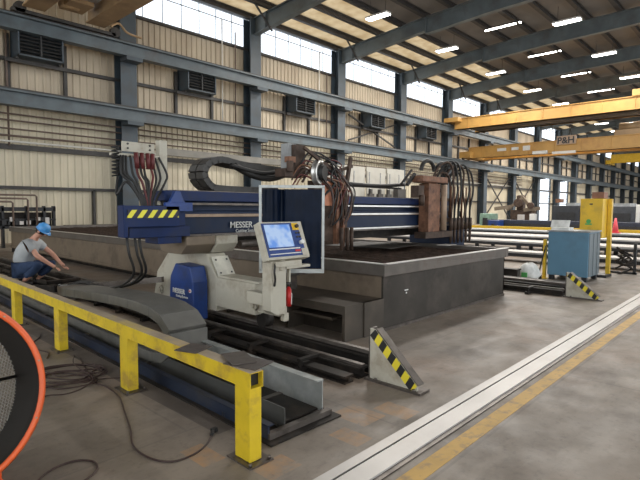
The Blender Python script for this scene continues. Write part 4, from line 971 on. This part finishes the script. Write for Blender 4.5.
for s,sx in ((-1,0),(1,.1)):
    c0=pw(-.14+sx,s*.155,.06)
    skinned('shoe',[('a',None,c0+V((0,0,.02)),.068),('b','a',c0+eu*.12+V((0,0,.005)),.060),('c','b',c0+eu*.25+V((0,0,-.005)),.048)],shoe,person,2)
# head details: looking down to the picture's right
hc=pw(.26,0,1.13); fd=(eu*.80+V((0,0,-.60))).normalized(); up=(eu*.60+V((0,0,.80))).normalized()
b=B(); b.lathe([(.118,-.01),(.121,.03),(.112,.075),(.085,.11),(.045,.128),(.0,.133)],hc+up*.03,up,28); hh=obj('hard_hat',b,hat,person)
b=B(); b.lathe([(.115,.0),(.145,-.005),(.145,.003),(.115,.012)],hc+up*.025+fd*.015,up,28); b.add([hc+up*.022+fd*.13+ev*.06,hc+up*.022+fd*.13-ev*.06,hc+up*.015+fd*.175-ev*.04,hc+up*.015+fd*.175+ev*.04],[(0,1,2,3)]); obj('hat_brim',b,hat,hh)
b=B(); b.lathe([(.0,-.10),(.05,-.09),(.085,-.05),(.100,.0),(.100,.04),(.0,.045)],hc-fd*.018,up,20); obj('hair',b,hairm,person)
b=B(); b.lathe([(.0,-.02),(.012,-.015),(.016,0),(.010,.02),(.0,.035)],hc+fd*.095-up*.03,up,10); obj('nose',b,skin,person)
for s in (-1,1):
    b=B(); b.lathe([(0,-.012),(.010,-.006),(.012,0),(.010,.006),(0,.012)],hc+fd*.085+ev*s*.032-up*.0,fd,10); obj('eye',b,darkst,person)
    b=B(); b.lathe([(0,-.012),(.02,-.008),(.026,0),(.02,.008),(0,.012)],hc+ev*s*.098-up*.02,ev,12); obj('ear',b,skin,person)
b=B(); m0=hc+fd*.09-up*.065; b.beam(m0-ev*.022,m0+ev*.022,.008,.006,up); obj('mouth',b,redh,person)

# ------------------------------------------------------------ light and camera
w=bpy.data.worlds.new('sky'); S.world=w; w.use_nodes=True; bg=w.node_tree.nodes['Background']
bg.inputs[0].default_value=(.93,.97,1.0,1); bg.inputs[1].default_value=2.1
cam=bpy.data.cameras.new('camera'); co=bpy.data.objects.new('camera',cam); COL.objects.link(co)
cam.sensor_width=36; cam.lens=495/640*36; cam.clip_start=.05; cam.clip_end=400
yaw,pit,rol=math.radians(46.924),math.radians(-3.7234),math.radians(.375)
F=V((math.sin(yaw)*math.cos(pit),math.cos(yaw)*math.cos(pit),math.sin(pit))); Rr=F.cross(V((0,0,1))).normalized(); U=Rr.cross(F)
R2=Rr*math.cos(rol)+U*math.sin(rol); U2=-Rr*math.sin(rol)+U*math.cos(rol)
co.matrix_world=Matrix(((R2.x,U2.x,-F.x,0),(R2.y,U2.y,-F.y,0),(R2.z,U2.z,-F.z,1.55),(0,0,0,1)))
S.camera=co
vs=S.view_settings; vs.view_transform='Standard'; vs.look='None'; vs.exposure=0.0; vs.gamma=1.0; vs.use_curve_mapping=False
